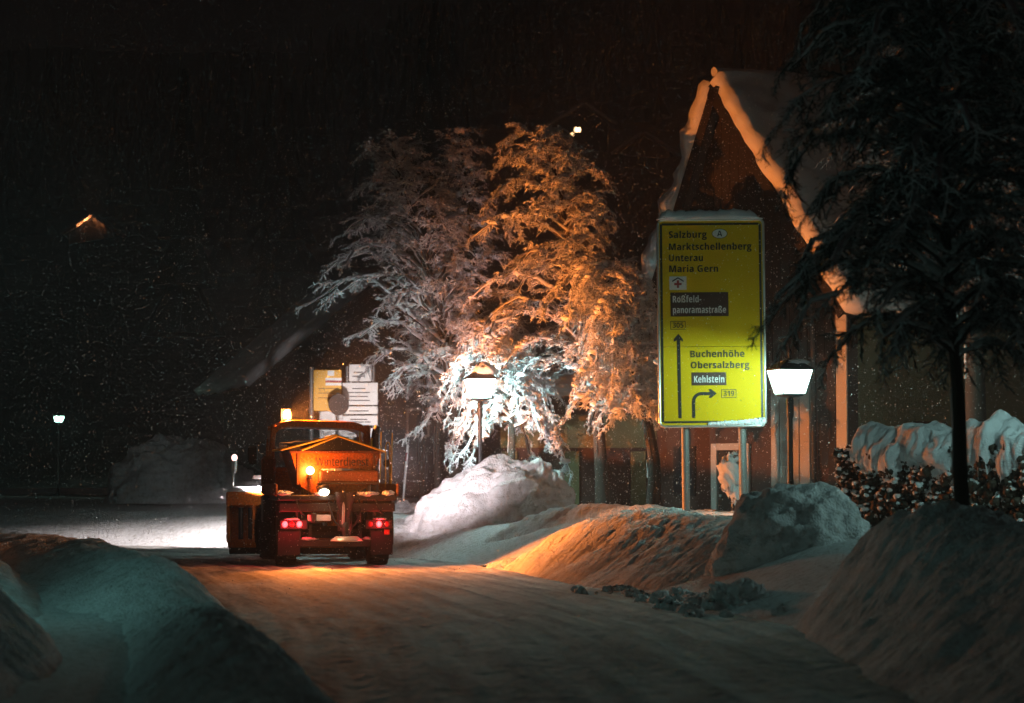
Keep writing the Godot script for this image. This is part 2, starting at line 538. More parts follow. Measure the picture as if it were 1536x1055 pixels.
# ------------------------------------------------------------------ trees under snow
class Crown:
	var tv := PackedVector3Array()
	var tn := PackedVector3Array()
	var ti := PackedInt32Array()
	var sv := PackedVector3Array()
	var sn := PackedVector3Array()
	var si := PackedInt32Array()
	func piece(a: Vector3, b: Vector3, r0: float, r1: float, w0: float, w1: float, h0: float, h1: float) -> void:
		var dir := (b - a).normalized()
		var side := dir.cross(Vector3.UP)
		side = Vector3.RIGHT if side.length() < 0.05 else side.normalized()
		var up := side.cross(dir).normalized()
		var o := tv.size()
		if r0 > 0.0:
			for e in 2:
				var c := a if e == 0 else b
				var r := r0 if e == 0 else r1
				for k in 3:
					var t := PI / 2.0 + TAU * k / 3.0
					var n := side * cos(t) + up * sin(t)
					tv.append(c + n * r)
					tn.append(n)
			for k in 3:
				var k2 := (k + 1) % 3
				for q in [k, k2, 3 + k2, k, 3 + k2, 3 + k]: ti.append(o + q)
		if w0 <= 0.0 and w1 <= 0.0: return
		o = sv.size()
		for e in 2:
			var c := (a if e == 0 else b) + Vector3.UP * (r0 if e == 0 else r1) * 0.3
			var w := w0 if e == 0 else w1
			var h := h0 if e == 0 else h1
			for k in 4:
				var t: float = [-0.15, 1.0, 2.14, 3.29][k]
				sv.append(c + side * cos(t) * w + Vector3.UP * sin(t) * h)
				sn.append((side * cos(t) + Vector3.UP * (sin(t) + 0.15)).normalized())
		for k in 3:
			for q in [k, k + 1, 5 + k, k, 5 + k, 4 + k]: si.append(o + q)
	func add(t: Transform3D, c: Crown) -> void:
		var flat := Transform3D(t.basis.orthonormalized(), Vector3.ZERO)
		var o := tv.size()
		tv.append_array(t * c.tv)
		tn.append_array(flat * c.tn)
		var m := c.ti.size()
		var q := ti.size()
		ti.resize(q + m)
		for k in m: ti[q + k] = c.ti[k] + o
		o = sv.size()
		sv.append_array(t * c.sv)
		sn.append_array(flat * c.sn)
		m = c.si.size()
		q = si.size()
		si.resize(q + m)
		for k in m: si[q + k] = c.si[k] + o
	func mesh(v: PackedVector3Array, n: PackedVector3Array, i: PackedInt32Array) -> ArrayMesh:
		var arr := []
		arr.resize(Mesh.ARRAY_MAX)
		arr[Mesh.ARRAY_VERTEX] = v
		arr[Mesh.ARRAY_NORMAL] = n
		arr[Mesh.ARRAY_INDEX] = i
		var m := ArrayMesh.new()
		m.add_surface_from_arrays(Mesh.PRIMITIVE_TRIANGLES, arr)
		return m

# a branch end one metre long along +x with side twigs, drooping, each twig under its strip of snow
func make_spray(droop: float, snow: float, sides: int, subs: int, thin: float) -> Crown:
	var c := Crown.new()
	var pts := []
	var steps := 7
	var wob := rng.randf_range(-0.12, 0.12)
	for i in steps + 1:
		var t := float(i) / steps
		pts.append(Vector3(t, 0.10 * sin(t * 2.0) - droop * t * t + rng.randf_range(-0.02, 0.02), wob * sin(t * 4.0) + rng.randf_range(-0.03, 0.03)))
	for i in steps:
		var t := float(i) / steps
		var s0 := snow * (1.0 - 0.6 * t) * rng.randf_range(0.75, 1.2)
		c.piece(pts[i], pts[i + 1], 0.013 * (1.0 - t * 0.7) * thin, 0.013 * (1.0 - (t + 0.14) * 0.7) * thin, s0, s0 * 0.9, s0 * 0.9, s0 * 0.8)
	for k in sides:
		var t := 0.10 + 0.86 * (k + rng.randf() * 0.6) / sides
		var i := mini(int(t * steps), steps - 1)
		var p: Vector3 = pts[i].lerp(pts[i + 1], t * steps - i)
		var sg := 1.0 if k % 2 == 0 else -1.0
		if rng.randf() < 0.25: sg = -sg
		var ang := sg * rng.randf_range(0.30, 1.30)
		var ln := (0.50 - 0.26 * t) * rng.randf_range(0.40, 1.35)
		var d0 := Vector3(cos(ang), rng.randf_range(-0.60, 0.55) - droop * 0.4, sin(ang)).normalized()
		var prev := p
		var w := snow * rng.randf_range(0.35, 1.05)
		for q in 2:
			var nx := prev + d0 * ln * 0.5
			var d1 := (d0 + Vector3(0, -0.30 - droop * 0.5, 0)).normalized()
			var w2 := w * (0.9 if q == 0 else 0.45)
			c.piece(prev, nx, 0.006 * thin, 0.004 * thin, w, w2, w * 0.95, w2 * 0.8)
			for m in subs:
				var st := (m + rng.randf()) / subs
				var sp := prev.lerp(nx, st)
				var a2 := ang + (1.0 if m % 2 == 0 else -1.0) * rng.randf_range(0.5, 1.0)
				var d2 := Vector3(cos(a2), rng.randf_range(-0.85, 0.55) - droop * 0.3, sin(a2)).normalized()
				var l2 := ln * rng.randf_range(0.25, 0.45)
				var w3 := snow * rng.randf_range(0.3, 0.75)
				if thin > 1.5: c.piece(sp, sp + d2 * l2, 0.004 * thin, 0.002 * thin, 0.0, 0.0, 0.0, 0.0)
				else: c.piece(sp, sp + d2 * l2, 0.0, 0.0, w3, w3 * 0.35, w3 * 0.9, w3 * 0.3)
			prev = nx
			d0 = d1
			w = w2
	return c

# trunk: points up the stem; shape: [share of the height, reach to the left, reach to the right, reach front and back] rows
func tree(called: String, label: String, category: String, group: String, trunk: Array, r_base: float, shape: Array, limbs: int, per: int, kind: Array, size: float, rise := 0.35, drop := 0.8, start := 0.0, clump := 0.0) -> Node3D:
	var base: Vector3 = trunk[0]
	var t := thing(called, label, category, base, 0.0, group)
	var cv := Curve3D.new()
	for k in trunk.size():
		var tan_: Vector3 = ((trunk[mini(k + 1, trunk.size() - 1)] - trunk[maxi(k - 1, 0)]) as Vector3) / 6.0
		cv.add_point(trunk[k] - base, -tan_, tan_)
	var total := cv.get_baked_length()
	var path := []
	var rad := []
	for k in 15:
		var u := k / 14.0
		path.append(cv.sample_baked(u * total) - (Vector3(0, 0.35, 0) if k == 0 else Vector3.ZERO))
		rad.append(r_base * (1.0 - 0.86 * u) * (1.25 if k == 0 else 1.0))
	var wood := Shape.new()
	wood.tube(path, rad, 10)
	var c := Crown.new()
	for k in 14:
		# the snow that sticks to one side of the stem
		if k > 1: c.piece(path[k] + Vector3(-0.4, 0, 0.3) * rad[k], path[k + 1] + Vector3(-0.4, 0, 0.3) * rad[k + 1], 0.001, 0.001, rad[k] * 0.8, rad[k + 1] * 0.8, 0.02, 0.02)
	for i in limbs:
		var u := (i + rng.randf()) / limbs
		var az := i * 2.39996 + rng.randf_range(-0.35, 0.35)
		var row0: Array = shape[0]
		var row1: Array = shape[-1]
		for k in shape.size() - 1:
			if u >= shape[k][0] and u <= shape[k + 1][0]:
				row0 = shape[k]
				row1 = shape[k + 1]
		var sh := clampf((u - row0[0]) / maxf(row1[0] - row0[0], 0.001), 0.0, 1.0)
		var side := lerpf(row0[1], row1[1], sh) if cos(az) < 0.0 else lerpf(row0[2], row1[2], sh)
		var fb := lerpf(row0[3], row1[3], sh)
		var reach := Vector2(cos(az) * side, sin(az) * fb).length() * rng.randf_range(0.55, 1.12)
		if reach < 0.1: continue
		var h := lerpf(start, 1.0, u)
		var p0 := cv.sample_baked(h * total)
		var out := Vector3(cos(az) * side, 0, sin(az) * fb).normalized()
		var lp := []
		var lr := []
		var bend := rng.randf_range(-0.3, 0.3)
		for k in 9:
			var s := k / 8.0
			var hor := out.rotated(Vector3.UP, bend * s)
			lp.append(p0 + hor * reach * s + Vector3.UP * reach * (rise * s * (1.0 - 0.2 * s) - drop * s * s * s) + Vector3(rng.randf_range(-1, 1), rng.randf_range(-1, 1), rng.randf_range(-1, 1)) * 0.03 * reach)
			lr.append(maxf(0.007, r_base * 0.32 * (1.0 - 0.6 * u) * (1.0 - 0.85 * s)))
		wood.tube(lp, lr, 5)
		for k in 8:
			var w: float = (0.035 + lr[k] * 1.1) * rng.randf_range(0.7, 1.3)
			c.piece(lp[k], lp[k + 1], 0.002, 0.002, w, w * 0.85, w * 1.1, w * 0.9)
		for k in per:
			var s := 0.18 + 0.82 * (k + rng.randf() * 0.8) / per
			var q := minf(s, 0.999) * 8.0
			var p: Vector3 = lp[int(q)].lerp(lp[int(q) + 1], q - int(q))
			var dirn: Vector3 = (lp[int(q) + 1] - lp[int(q)]).normalized()
			var yaw := atan2(-dirn.z, dirn.x) + (rng.randf_range(0.35, 1.15) * (1.0 if k % 2 == 0 else -1.0) if k < per - 1 else 0.0)
			var pitch := clampf(asin(clampf(dirn.y, -1, 1)) * 0.8, -0.9, 0.5) + rng.randf_range(-0.25, 0.12)
			var sc := size * rng.randf_range(0.65, 1.15) * (1.0 - 0.30 * s) * (0.75 + 0.35 * minf(reach / 2.0, 1.0))
			var bs := Basis(Vector3.UP, yaw) * Basis(Vector3.BACK, pitch) * Basis(Vector3.RIGHT, rng.randf_range(-0.3, 0.3))
			c.add(Transform3D(bs.scaled(Vector3.ONE * sc), p), kind[rng.randi() % kind.size()])
			if clump > 0.0 and rng.randf() < 0.38:
				var m: Crown = clumps[rng.randi() % clumps.size()]
				var cs := clump * rng.randf_range(0.45, 1.25) * (1.0 - 0.3 * s)
				c.add(Transform3D(Basis(Vector3.UP, yaw) * Basis(Vector3.BACK, pitch * 0.8).scaled(Vector3(1.5, 0.62, 0.95) * cs), p + Vector3(0, 0.02, 0)), m)
	obj("trunk", wood.done(), M.bark, t)
	var cr := obj("crown", c.mesh(c.tv, c.tn, c.ti), M.needle if kind == fine_sprays else M.twig, t)
	obj("snow_load", c.mesh(c.sv, c.sn, c.si), M.branch_snow, cr)
	return t

func stem(pts: Array, d: float) -> Array:
	var out := []
	for p in pts: out.append(at(p[0], p[1], d + (p[2] if p.size() > 2 else 0.0)))
	return out

func build_trees() -> void:
	for k in 10: sprays.append(make_spray(rng.randf_range(0.05, 0.45), 0.047, 14, 3, 1.0))
	for k in 9: fine_sprays.append(make_spray(rng.randf_range(0.25, 0.8), 0.026, 15, 3, 1.8))
	for k in 5:
		var cl := Crown.new()
		var arr := blob(Vector3.ZERO, Vector3.ONE, k * 7.7, 0.45, 9, 6, -0.8, 1.2).done().surface_get_arrays(0)
		cl.sv = arr[Mesh.ARRAY_VERTEX]
		cl.sn = arr[Mesh.ARRAY_NORMAL]
		cl.si = arr[Mesh.ARRAY_INDEX] if arr[Mesh.ARRAY_INDEX] != null else PackedInt32Array(range(cl.sv.size()))
		clumps.append(cl)
	var thin := []
	for k in 9: thin.append(make_spray(rng.randf_range(0.1, 0.4), 0.032, 12, 3, 1.0))
	tree("snowy_tree", "tall snow-laden tree with a crooked top glowing orange above the other orange tree", "tree", "snow-laden trees behind the bank",
		stem([[905, 765], [899, 660], [890, 540], [872, 440], [852, 360], [838, 280], [812, 200]], 52.0), 0.16,
		[[0.0, 2.0, 0.9, 1.2], [0.25, 2.75, 0.95, 1.5], [0.5, 2.2, 1.15, 1.4], [0.75, 1.8, 1.25, 1.0], [0.92, 1.05, 0.85, 0.6], [1.0, 0.4, 0.4, 0.3]], 54, 9, sprays, 0.66, 0.85, 0.62, 0.30, 0.10)
	tree("snowy_tree", "low rounded tree thick with orange-lit snow, its trunk beside the sign", "tree", "snow-laden trees behind the bank",
		stem([[979, 772], [982, 700], [972, 640], [955, 560], [925, 480], [902, 400]], 50.0), 0.16,
		[[0.0, 1.5, 0.5, 1.0], [0.3, 1.6, 0.8, 1.2], [0.6, 1.3, 1.1, 1.1], [0.85, 0.9, 1.2, 0.9], [1.0, 0.5, 0.8, 0.5]], 66, 10, sprays, 0.60, 0.55, 0.95, 0.42, 0.13)
	tree("snowy_tree", "wide grey snow-laden tree spreading left over the truck", "tree", "snow-laden trees behind the bank",
		stem([[684, 730], [682, 620], [662, 490], [640, 390], [612, 300], [588, 225]], 55.0), 0.17,
		[[0.0, 2.2, 1.2, 1.5], [0.25, 3.6, 1.3, 2.0], [0.5, 2.6, 1.2, 1.6], [0.8, 1.1, 1.0, 0.9], [1.0, 0.5, 0.5, 0.4]], 54, 7, thin, 0.80, 1.15, 0.62, 0.22, 0.08)
	tree("snowy_tree", "slender snow-laden tree behind the lit lantern with long drooping lower boughs", "tree", "snow-laden trees behind the bank",
		stem([[707, 730], [716, 620], [722, 500], [712, 390], [700, 290], [688, 195]], 55.6), 0.13,
		[[0.0, 1.6, 2.5, 1.3], [0.2, 1.5, 2.2, 1.3], [0.4, 1.2, 1.0, 1.0], [0.7, 0.6, 0.5, 0.5], [1.0, 0.25, 0.25, 0.2]], 40, 7, thin, 0.80, 0.75, 0.95, 0.18, 0.10)
	tree("snowy_tree", "low snow-bowed tree whose bright white boughs arch round the lantern", "tree", "snow-laden trees behind the bank",
		stem([[764, 735], [768, 650], [760, 580], [742, 515], [735, 480]], 52.6), 0.10,
		[[0.0, 1.5, 1.7, 1.1], [0.4, 1.5, 1.6, 1.2], [0.8, 1.1, 1.1, 0.9], [1.0, 0.5, 0.5, 0.5]], 40, 7, sprays, 0.62, 0.5, 1.15, 0.36, 0.10)
	tree("roadside_tree", "dark bare-stemmed tree in the right foreground whose crown hangs over the sign", "tree", "",
		stem([[1447, 835], [1441, 720], [1438, 600], [1426, 470], [1418, 320], [1408, 150], [1400, -40]], 24.0), 0.085,
		[[0.0, 0.7, 1.0, 1.0], [0.12, 1.8, 1.5, 1.4], [0.4, 1.5, 1.6, 1.3], [0.7, 1.5, 1.5, 1.1], [1.0, 1.1, 1.2, 0.8]], 94, 9, fine_sprays, 0.62, 0.72, 0.62, 0.33)
	tree("tall_conifer", "tall snowy conifer rising behind the hedge at the upper right", "tree", "",
		stem([[1465, 690], [1462, 500], [1458, 300], [1455, 100], [1450, -150]], 43.0), 0.2,
		[[0.0, 1.2, 1.4, 1.2], [0.3, 2.7, 2.2, 1.9], [0.6, 2.2, 2.0, 1.6], [1.0, 0.7, 0.7, 0.6]], 40, 6, thin, 1.05, 0.25, 0.55, 0.30)
	# thin bare stems in the copse behind the big pile
	for q in [[657, 56.5, "leftmost thin bare trunk in the copse behind the snow pile"], [634, 60.0, "far thin trunk in the copse just right of the truck's rods"], [868, 55.0, "thin dark trunk between the lantern tree and the orange trees"]]:
		tree("bare_sapling", q[2], "tree", "thin trunks of the copse", stem([[q[0], 735], [q[0] - 1, 650], [q[0] + 3, 560], [q[0] - 4, 470]], q[1]), 0.09,
			[[0.0, 0.5, 0.5, 0.5], [0.5, 0.8, 0.8, 0.7], [1.0, 0.3, 0.3, 0.3]], 12, 4, thin, 0.8, 0.5, 0.5, 0.5)

func build_hedge() -> void:
	var a := Vector3(5.36, 0.75, -37.6)
	var b := Vector3(8.3, 0.75, -34.4)
	var t := thing("hedge", "clipped hedge under thick pillows of snow right of the house corner", "hedge", a)
	var dir := (b - a)
	var side := Vector3(-dir.z, 0, dir.x).normalized()
	if side.z < 0: side = -side
	var leaf := Shape.new()
	var knob := Shape.new()
	var lm := blob(Vector3.ZERO, Vector3(0.075, 0.05, 0.075), 1.0, 0.6, 6, 4).done()
	var km := blob(Vector3.ZERO, Vector3(0.05, 0.032, 0.05), 5.0, 0.4, 7, 4).done()
	for k in 3400:
		var u := rng.randf()
		var v := rng.randf()
		var w := 0.42 * (1.0 - 0.12 * v) + 0.06 * noise_b.get_noise_2d(u * 9.0, v * 4.0)
		var f := rng.randf()
		var off := side * w if f < 0.62 else (side * rng.randf_range(-w, w) if f < 0.9 else -side * w)
		var y := v * 1.25 if f < 0.62 or f >= 0.9 else 1.2
		if rng.randf() < 0.06: u = 0.0 if rng.randf() < 0.8 else 1.0; off = side * rng.randf_range(-w, w); y = v * 1.25
		var p := dir * u + off + Vector3(0, y, 0) + Vector3(rng.randf_range(-1, 1), rng.randf_range(-1, 1), rng.randf_range(-1, 1)) * 0.07
		var bs := Basis.from_euler(Vector3(rng.randf() * 0.8, rng.randf() * TAU, rng.randf() * 0.8)).scaled(Vector3.ONE * rng.randf_range(0.6, 1.3))
		leaf.st.append_from(lm, 0, Transform3D(bs, p))
		if rng.randf() < 0.58:
			knob.st.append_from(km, 0, Transform3D(Basis(Vector3.UP, rng.randf() * TAU).scaled(Vector3.ONE * rng.randf_range(0.6, 1.4)), p + Vector3(0, 0.04, 0) + side * 0.02))
	var core := box(dir / 2.0 + Vector3(0, 0.52, 0), Vector3(0.62, 1.3, dir.length() - 0.1), 0.1, Basis(side, Vector3.UP, side.cross(Vector3.UP)))
	obj("branches", core, M.twig, t)
	var lf := obj("foliage", leaf.st.commit(), M.leaf, t)
	lf.set_meta("kind", "stuff")
	var kn := obj("snow_crumbs", knob.st.commit(), M.branch_snow, t)
	kn.set_meta("kind", "stuff")
	# one uneven sheet of snow over the top, sagging down the front between the twigs
	var nl := 170
	var nc := 30
	var cap := obj("snow_cap", grid(nl, nc, func(i: int, j: int):
		var u := float(i) / (nl - 1)
		var w := u * dir.length()
		var n1 := noise_a.get_noise_2d(w * 2.2, 5.0)
		var n2 := noise_b.get_noise_2d(w * 1.4, 9.0)
		var low := -0.70 + 0.9 * n1 + 0.7 * n2
		var ph := lerpf(low, PI + 0.4, j / (nc - 1.0))
		var end := sqrt(clampf(minf(u, 1.0 - u) * dir.length() / 0.35, 0.02, 1.0))
		var c3 := Vector3(cos(ph), sin(ph), 0)
		var q3 := Vector3(w * 1.6, c3.y * 1.1, c3.x * 1.1)
		var k := 1.0 + 0.26 * noise_a.get_noise_3dv(q3 * 1.2) + 0.12 * noise_b.get_noise_3dv(q3 * 1.2) + 0.06 * noise_b.get_noise_3dv(q3 * 3.5)
		var rx := (0.52 + 0.10 * n2) * k
		var ry := (0.50 + 0.22 * n1) * k * end
		if c3.y < 0.0: rx -= 0.05 * -c3.y
		return dir * u - dir.normalized() * (1.0 - end) * 0.3 * (1.0 if u < 0.5 else -1.0) * -1.0 + side * c3.x * rx * (0.7 + 0.3 * end) + Vector3(0, 1.18 + c3.y * ry * (1.0 if c3.y > 0.0 else 1.25), 0)), M.fresh, t)

# ------------------------------------------------------------------ street lamps
func omni(parent: Node, pos: Vector3, c: Color, e: float, size := 0.08) -> void:
	var l := OmniLight3D.new()
	l.name = "lamp_light"
	l.light_color = c
	l.light_energy = e
	l.light_size = size
	l.omni_range = 80.0
	l.omni_attenuation = 2.0
	l.shadow_enabled = true
	parent.add_child(l, true)
	l.position = pos

func spot(parent: Node, pos: Vector3, towards: Vector3, c: Color, e: float, angle: float, soft: float, size := 0.05) -> void:
	var l := SpotLight3D.new()
	l.name = "lamp_light"
	l.light_color = c
	l.light_energy = e
	l.light_size = size
	l.spot_range = 80.0
	l.spot_attenuation = 2.0
	l.spot_angle = angle
	l.spot_angle_attenuation = soft
	l.shadow_enabled = true
	parent.add_child(l, true)
	l.position = pos
	l.basis = Basis.looking_at(towards.normalized(), Vector3.UP if absf(towards.normalized().y) < 0.95 else Vector3.RIGHT)

func street_lamp(label: String, foot: Vector3, lamp_y: float, turn: float, colour: Color, e: float, snow: float, size := 1.0, lift := 0.09) -> Node3D:
	var t := thing("street_lamp", label, "street lamp", foot, turn, "lantern street lamps")
	t.scale = Vector3.ONE * size
	var y := (lamp_y - foot.y) / size     # middle of the lantern
	obj("pole", Shape.new().lathe([Vector2(0.09, -0.3), Vector2(0.09, 0.5), Vector2(0.065, 0.56), Vector2(0.05, 0.7), Vector2(0.042, y - 0.62), Vector2(0.06, y - 0.58), Vector2(0.06, y - 0.3), Vector2(0.045, y - 0.26)], 14).done(), M.iron, t)
	obj("lantern_base", Shape.new().lathe([Vector2(0.05, y - 0.27), Vector2(0.24, y - 0.235), Vector2(0.25, y - 0.20), Vector2(0.2, y - 0.19)], 4, Vector3.ZERO, Basis(Vector3.UP, PI / 4)).done(), M.iron, t)
	var pane := glow(colour.r, colour.g, colour.b, 12.0)
	pane.albedo_color = lin(0.9, 0.9, 0.9, 0.35)
	pane.roughness = 0.2
	pane.transparency = BaseMaterial3D.TRANSPARENCY_ALPHA
	var r0 := 0.19
	var r1 := 0.285
	for k in 4:
		var bs := Basis(Vector3.UP, k * PI / 2)
		var s := Shape.new()
		var q := []
		for z in [0.0, 0.008]:
			q.append([bs * Vector3(-r0, y - 0.19, r0 + z), bs * Vector3(r0, y - 0.19, r0 + z), bs * Vector3(r1, y + 0.19, r1 + z), bs * Vector3(-r1, y + 0.19, r1 + z)])
		s.rings(q, -1)
		obj("pane", s.done(), pane, t)
		obj("lantern_bar", tube([bs * Vector3(r0 + 0.008, y - 0.2, r0 + 0.008), bs * Vector3(r1 + 0.01, y + 0.2, r1 + 0.01)], 0.012, 5), M.iron, t)
	var rf := obj("lantern_roof", Shape.new().lathe([Vector2(0.43, y + 0.19), Vector2(0.44, y + 0.215), Vector2(0.30, y + 0.29), Vector2(0.10, y + 0.37), Vector2(0.05, y + 0.39)], 4, Vector3.ZERO, Basis(Vector3.UP, PI / 4), -1).done(), M.iron, t)
	obj("finial", Shape.new().lathe([Vector2(0.03, y + 0.385), Vector2(0.02, y + 0.44), Vector2(0.04, y + 0.47), Vector2(0.04, y + 0.5), Vector2(0.005, y + 0.56)], 10).done(), M.iron, rf)
	var blb := SphereMesh.new()
	blb.radius = 0.07
	blb.height = 0.16
	var b := obj("bulb", blb, glow(colour.r, colour.g, colour.b, 40.0), t)
	b.position = Vector3(0, y + lift, 0)
	omni(t, Vector3(0, y + lift, 0), lin(colour.r, colour.g, colour.b), e, 0.06)
	if snow > 0.0:
		obj("snow_cap", blob(Vector3(0.10, y + 0.33, 0), Vector3(0.24, snow, 0.24), foot.x, 0.3, 18, 12).done(), M.fresh, t)
	return t

func build_lamps() -> void:
	var p := at(1185, 573, 40.4)
	street_lamp("bright street lantern just right of the yellow direction sign", Vector3(p.x, 0.85, p.z), p.y, 0.3, Color(0.55, 1.0, 0.90), 15.0, 0.05)
	p = at(720, 583, 50.6)
	street_lamp("glowing street lantern wrapped in snowy branches above the pink snow pile", Vector3(p.x, 0.6, p.z), p.y, 0.2, Color(0.55, 1.0, 0.98), 28.0, 0.22, 1.0, 0.0)
	p = at(88, 629, 108.0)
	street_lamp("small distant street lantern in the dark at the left", Vector3(p.x, 1.0, p.z), p.y, 0.5, Color(0.5, 1.0, 0.8), 2.0, 0.0, 0.62)
	street_lamp("street lantern beside the footway past the left edge", Vector3(-7.6, 0.4, -26.0), 3.7, 0.1, Color(0.36, 1.0, 0.93), 4.4, 0.08)
	street_lamp("street lantern before the hedge past the right edge", Vector3(8.4, 0.8, -32.4), 3.8, 0.1, Color(0.55, 1.0, 0.95), 10.0, 0.08, 1.0, 0.05)
	street_lamp("street lantern on the left verge behind the viewpoint", Vector3(-4.8, 0.1, 8.0), 4.6, 0.0, Color(0.60, 1.0, 0.85), 20.0, 0.05, 1.0, 0.0)

# ------------------------------------------------------------------ lettering
func text(parent: Node, s: String, x0: float, x1: float, base: float, top: float, z: float, m: Material, weight := 400, called := "lettering") -> void:
	var f := SystemFont.new()
	f.font_names = PackedStringArray(["Droid Sans"])
	f.font_weight = weight
	var tm := TextMesh.new()
	tm.font = f
	tm.text = s
	tm.font_size = 72
	tm.pixel_size = 0.01
	tm.depth = 0.02
	tm.horizontal_alignment = HORIZONTAL_ALIGNMENT_LEFT
	var cap := TextMesh.new()
	cap.font = f
	cap.text = "H"
	cap.font_size = 72
	cap.pixel_size = 0.01
	cap.horizontal_alignment = HORIZONTAL_ALIGNMENT_LEFT
	cap.vertical_alignment = VERTICAL_ALIGNMENT_BOTTOM
	tm.vertical_alignment = VERTICAL_ALIGNMENT_BOTTOM
	var ab := tm.get_aabb()
	var ch := cap.get_aabb()
	var o := obj(called, tm, m, parent)
	var sx := (x1 - x0) / ab.size.x
	var sy := (top - base) / ch.size.y
	o.scale = Vector3(sx, sy, 0.25)
	o.position = Vector3(x0 - ab.position.x * sx, base - ch.position.y * sy, z)

func build_sign() -> void:
	var d := 42.0
	var k := d / F                       # metres per survey pixel at the sign
	var o := at(1071, 640, d)
	var t := thing("direction_sign", "large yellow direction sign listing Salzburg and Obersalzberg with a cap of snow", "direction sign", Vector3(o.x, 0.6, o.z))
	t.rotation.z = deg_to_rad(0.5)
	var y0 := o.y - 0.6                  # lower edge of the board above the foot
	var X := func(px: float): return (px - 1071.0) * k
	var Y := func(py: float): return y0 + (641.0 - py) * k
	var put := func(called: String, xa: float, xb: float, ya: float, yb: float, z0: float, z1: float, m: Material, bevel := 0.0, par: Node = t):
		return obj(called, box(Vector3((X.call(xa) + X.call(xb)) / 2, (Y.call(ya) + Y.call(yb)) / 2, (z0 + z1) / 2), Vector3((xb - xa) * k, absf(yb - ya) * k, z1 - z0), bevel), m, par)
	put.call("panel", 992.5, 1149.5, 330.5, 520.6, -0.04, 0.0, M.sign_yellow)
	put.call("panel", 992.5, 1149.5, 521.2, 639.5, -0.04, 0.0, M.sign_yellow)
	# rounded aluminium edge
	var ring := []
	var cr := 0.085
	var x0: float = X.call(991.5)
	var x1: float = X.call(1150.5)
	var ya: float = Y.call(640.5)
	var yb: float = Y.call(329.5)
	for q in [[x1 - cr, yb - cr, 0], [x0 + cr, yb - cr, 1], [x0 + cr, ya + cr, 2], [x1 - cr, ya + cr, 3]]:
		for s in 5:
			var a: float = (q[2] + s / 4.0) * PI / 2
			ring.append(Vector3(q[0] + cos(a) * cr, q[1] + sin(a) * cr, -0.012))
	ring.append(ring[0])
	var fr := Shape.new()
	fr.tube(ring, 0.026, 10)
	obj("frame", fr.done(), M.alu, t)
	# black border, four lines
	put.call("border_line", 994.6, 998.0, 336.0, 634.0, 0.001, 0.004, M.sign_black)
	put.call("border_line", 1143.6, 1147.0, 336.0, 634.0, 0.001, 0.004, M.sign_black)
	put.call("border_line", 998.0, 1143.6, 334.6, 337.6, 0.001, 0.004, M.sign_black)
	put.call("border_line", 998.0, 1143.6, 632.6, 635.6, 0.001, 0.004, M.sign_black)
	var T := func(s: String, xa: float, xb: float, base: float, top: float, m: Material, z := 0.006):
		text(t, s, X.call(xa), X.call(xb), Y.call(base), Y.call(top), z, m, 700 if m == M.sign_white else 600)
	T.call("Salzburg", 1008.2, 1065.4, 356.7, 346.6, M.sign_black)
	T.call("Marktschellenberg", 1008.2, 1132.6, 375.1, 365.0, M.sign_black)
	T.call("Unterau", 1008.2, 1059.2, 391.9, 381.8, M.sign_black)
	T.call("Maria Gern", 1008.2, 1081.8, 408.3, 398.2, M.sign_black)
	var ov := []
	for s in 24: ov.append(Vector2(X.call(1084.8) + cos(TAU * s / 24) * 11.8 * k, Y.call(350.6) + sin(TAU * s / 24) * 7.4 * k))
	obj("country_badge_rim", Shape.new().prism(ov, 0.001, 0.003).done(), M.sign_black, t)
	var ov2 := []
	for s in 24: ov2.append(Vector2(X.call(1084.8) + cos(TAU * s / 24) * 11.0 * k, Y.call(350.6) + sin(TAU * s / 24) * 6.7 * k))
	obj("country_badge", Shape.new().prism(ov2, 0.003, 0.006).done(), M.sign_white, t)
	T.call("A", 1081.0, 1088.6, 354.8, 346.4, M.sign_black, 0.009)
	# first aid symbol
	put.call("symbol_field", 1008.2, 1034.0, 414.8, 435.0, 0.001, 0.005, M.sign_white)
	put.call("cross", 1019.4, 1022.8, 420.6, 432.0, 0.005, 0.009, M.sign_red)
	put.call("cross", 1015.6, 1026.6, 424.7, 428.0, 0.0051, 0.0095, M.sign_red)
	var chev := []
	for q in [[1012.6, 423.4], [1021.1, 418.0], [1029.6, 423.4], [1029.6, 421.0], [1021.1, 415.9], [1012.6, 421.0]]: chev.append(Vector2(X.call(q[0]), Y.call(q[1])))
	obj("roof_symbol", Shape.new().prism(chev, 0.005, 0.009).done(), M.sign_black, t)
	put.call("brown_field", 1009.5, 1096.6, 439.0, 475.2, 0.001, 0.005, M.sign_brown)
	T.call("Roßfeld-", 1013.0, 1055.9, 454.0, 444.2, M.sign_white, 0.008)
	T.call("panoramastraße", 1013.0, 1092.9, 470.2, 460.4, M.sign_white, 0.008)
	var plate := func(xa: float, xb: float, ya2: float, yb2: float, s: String):
		put.call("road_number_rim", xa, xb, ya2, yb2, 0.001, 0.004, M.sign_black, 0.0014)
		put.call("road_number_field", xa + 0.9, xb - 0.9, ya2 + 0.9, yb2 - 0.9, 0.004, 0.006, M.sign_yellow)
		T.call(s, xa + 3.4, xb - 3.2, yb2 - 2.6, ya2 + 2.2, M.sign_black, 0.009)
	plate.call(1008.9, 1031.8, 482.2, 494.8, "305")
	plate.call(1084.1, 1106.7, 585.4, 598.4, "319")
	T.call("Buchenhöhe", 1038.5, 1119.8, 536.9, 527.0, M.sign_black)
	T.call("Obersalzberg", 1038.9, 1126.9, 553.6, 543.8, M.sign_black)
	put.call("brown_field", 1039.7, 1091.9, 559.6, 579.2, 0.001, 0.005, M.sign_brown)
	T.call("Kehlstein", 1043.5, 1089.0, 574.9, 564.9, M.sign_white, 0.008)
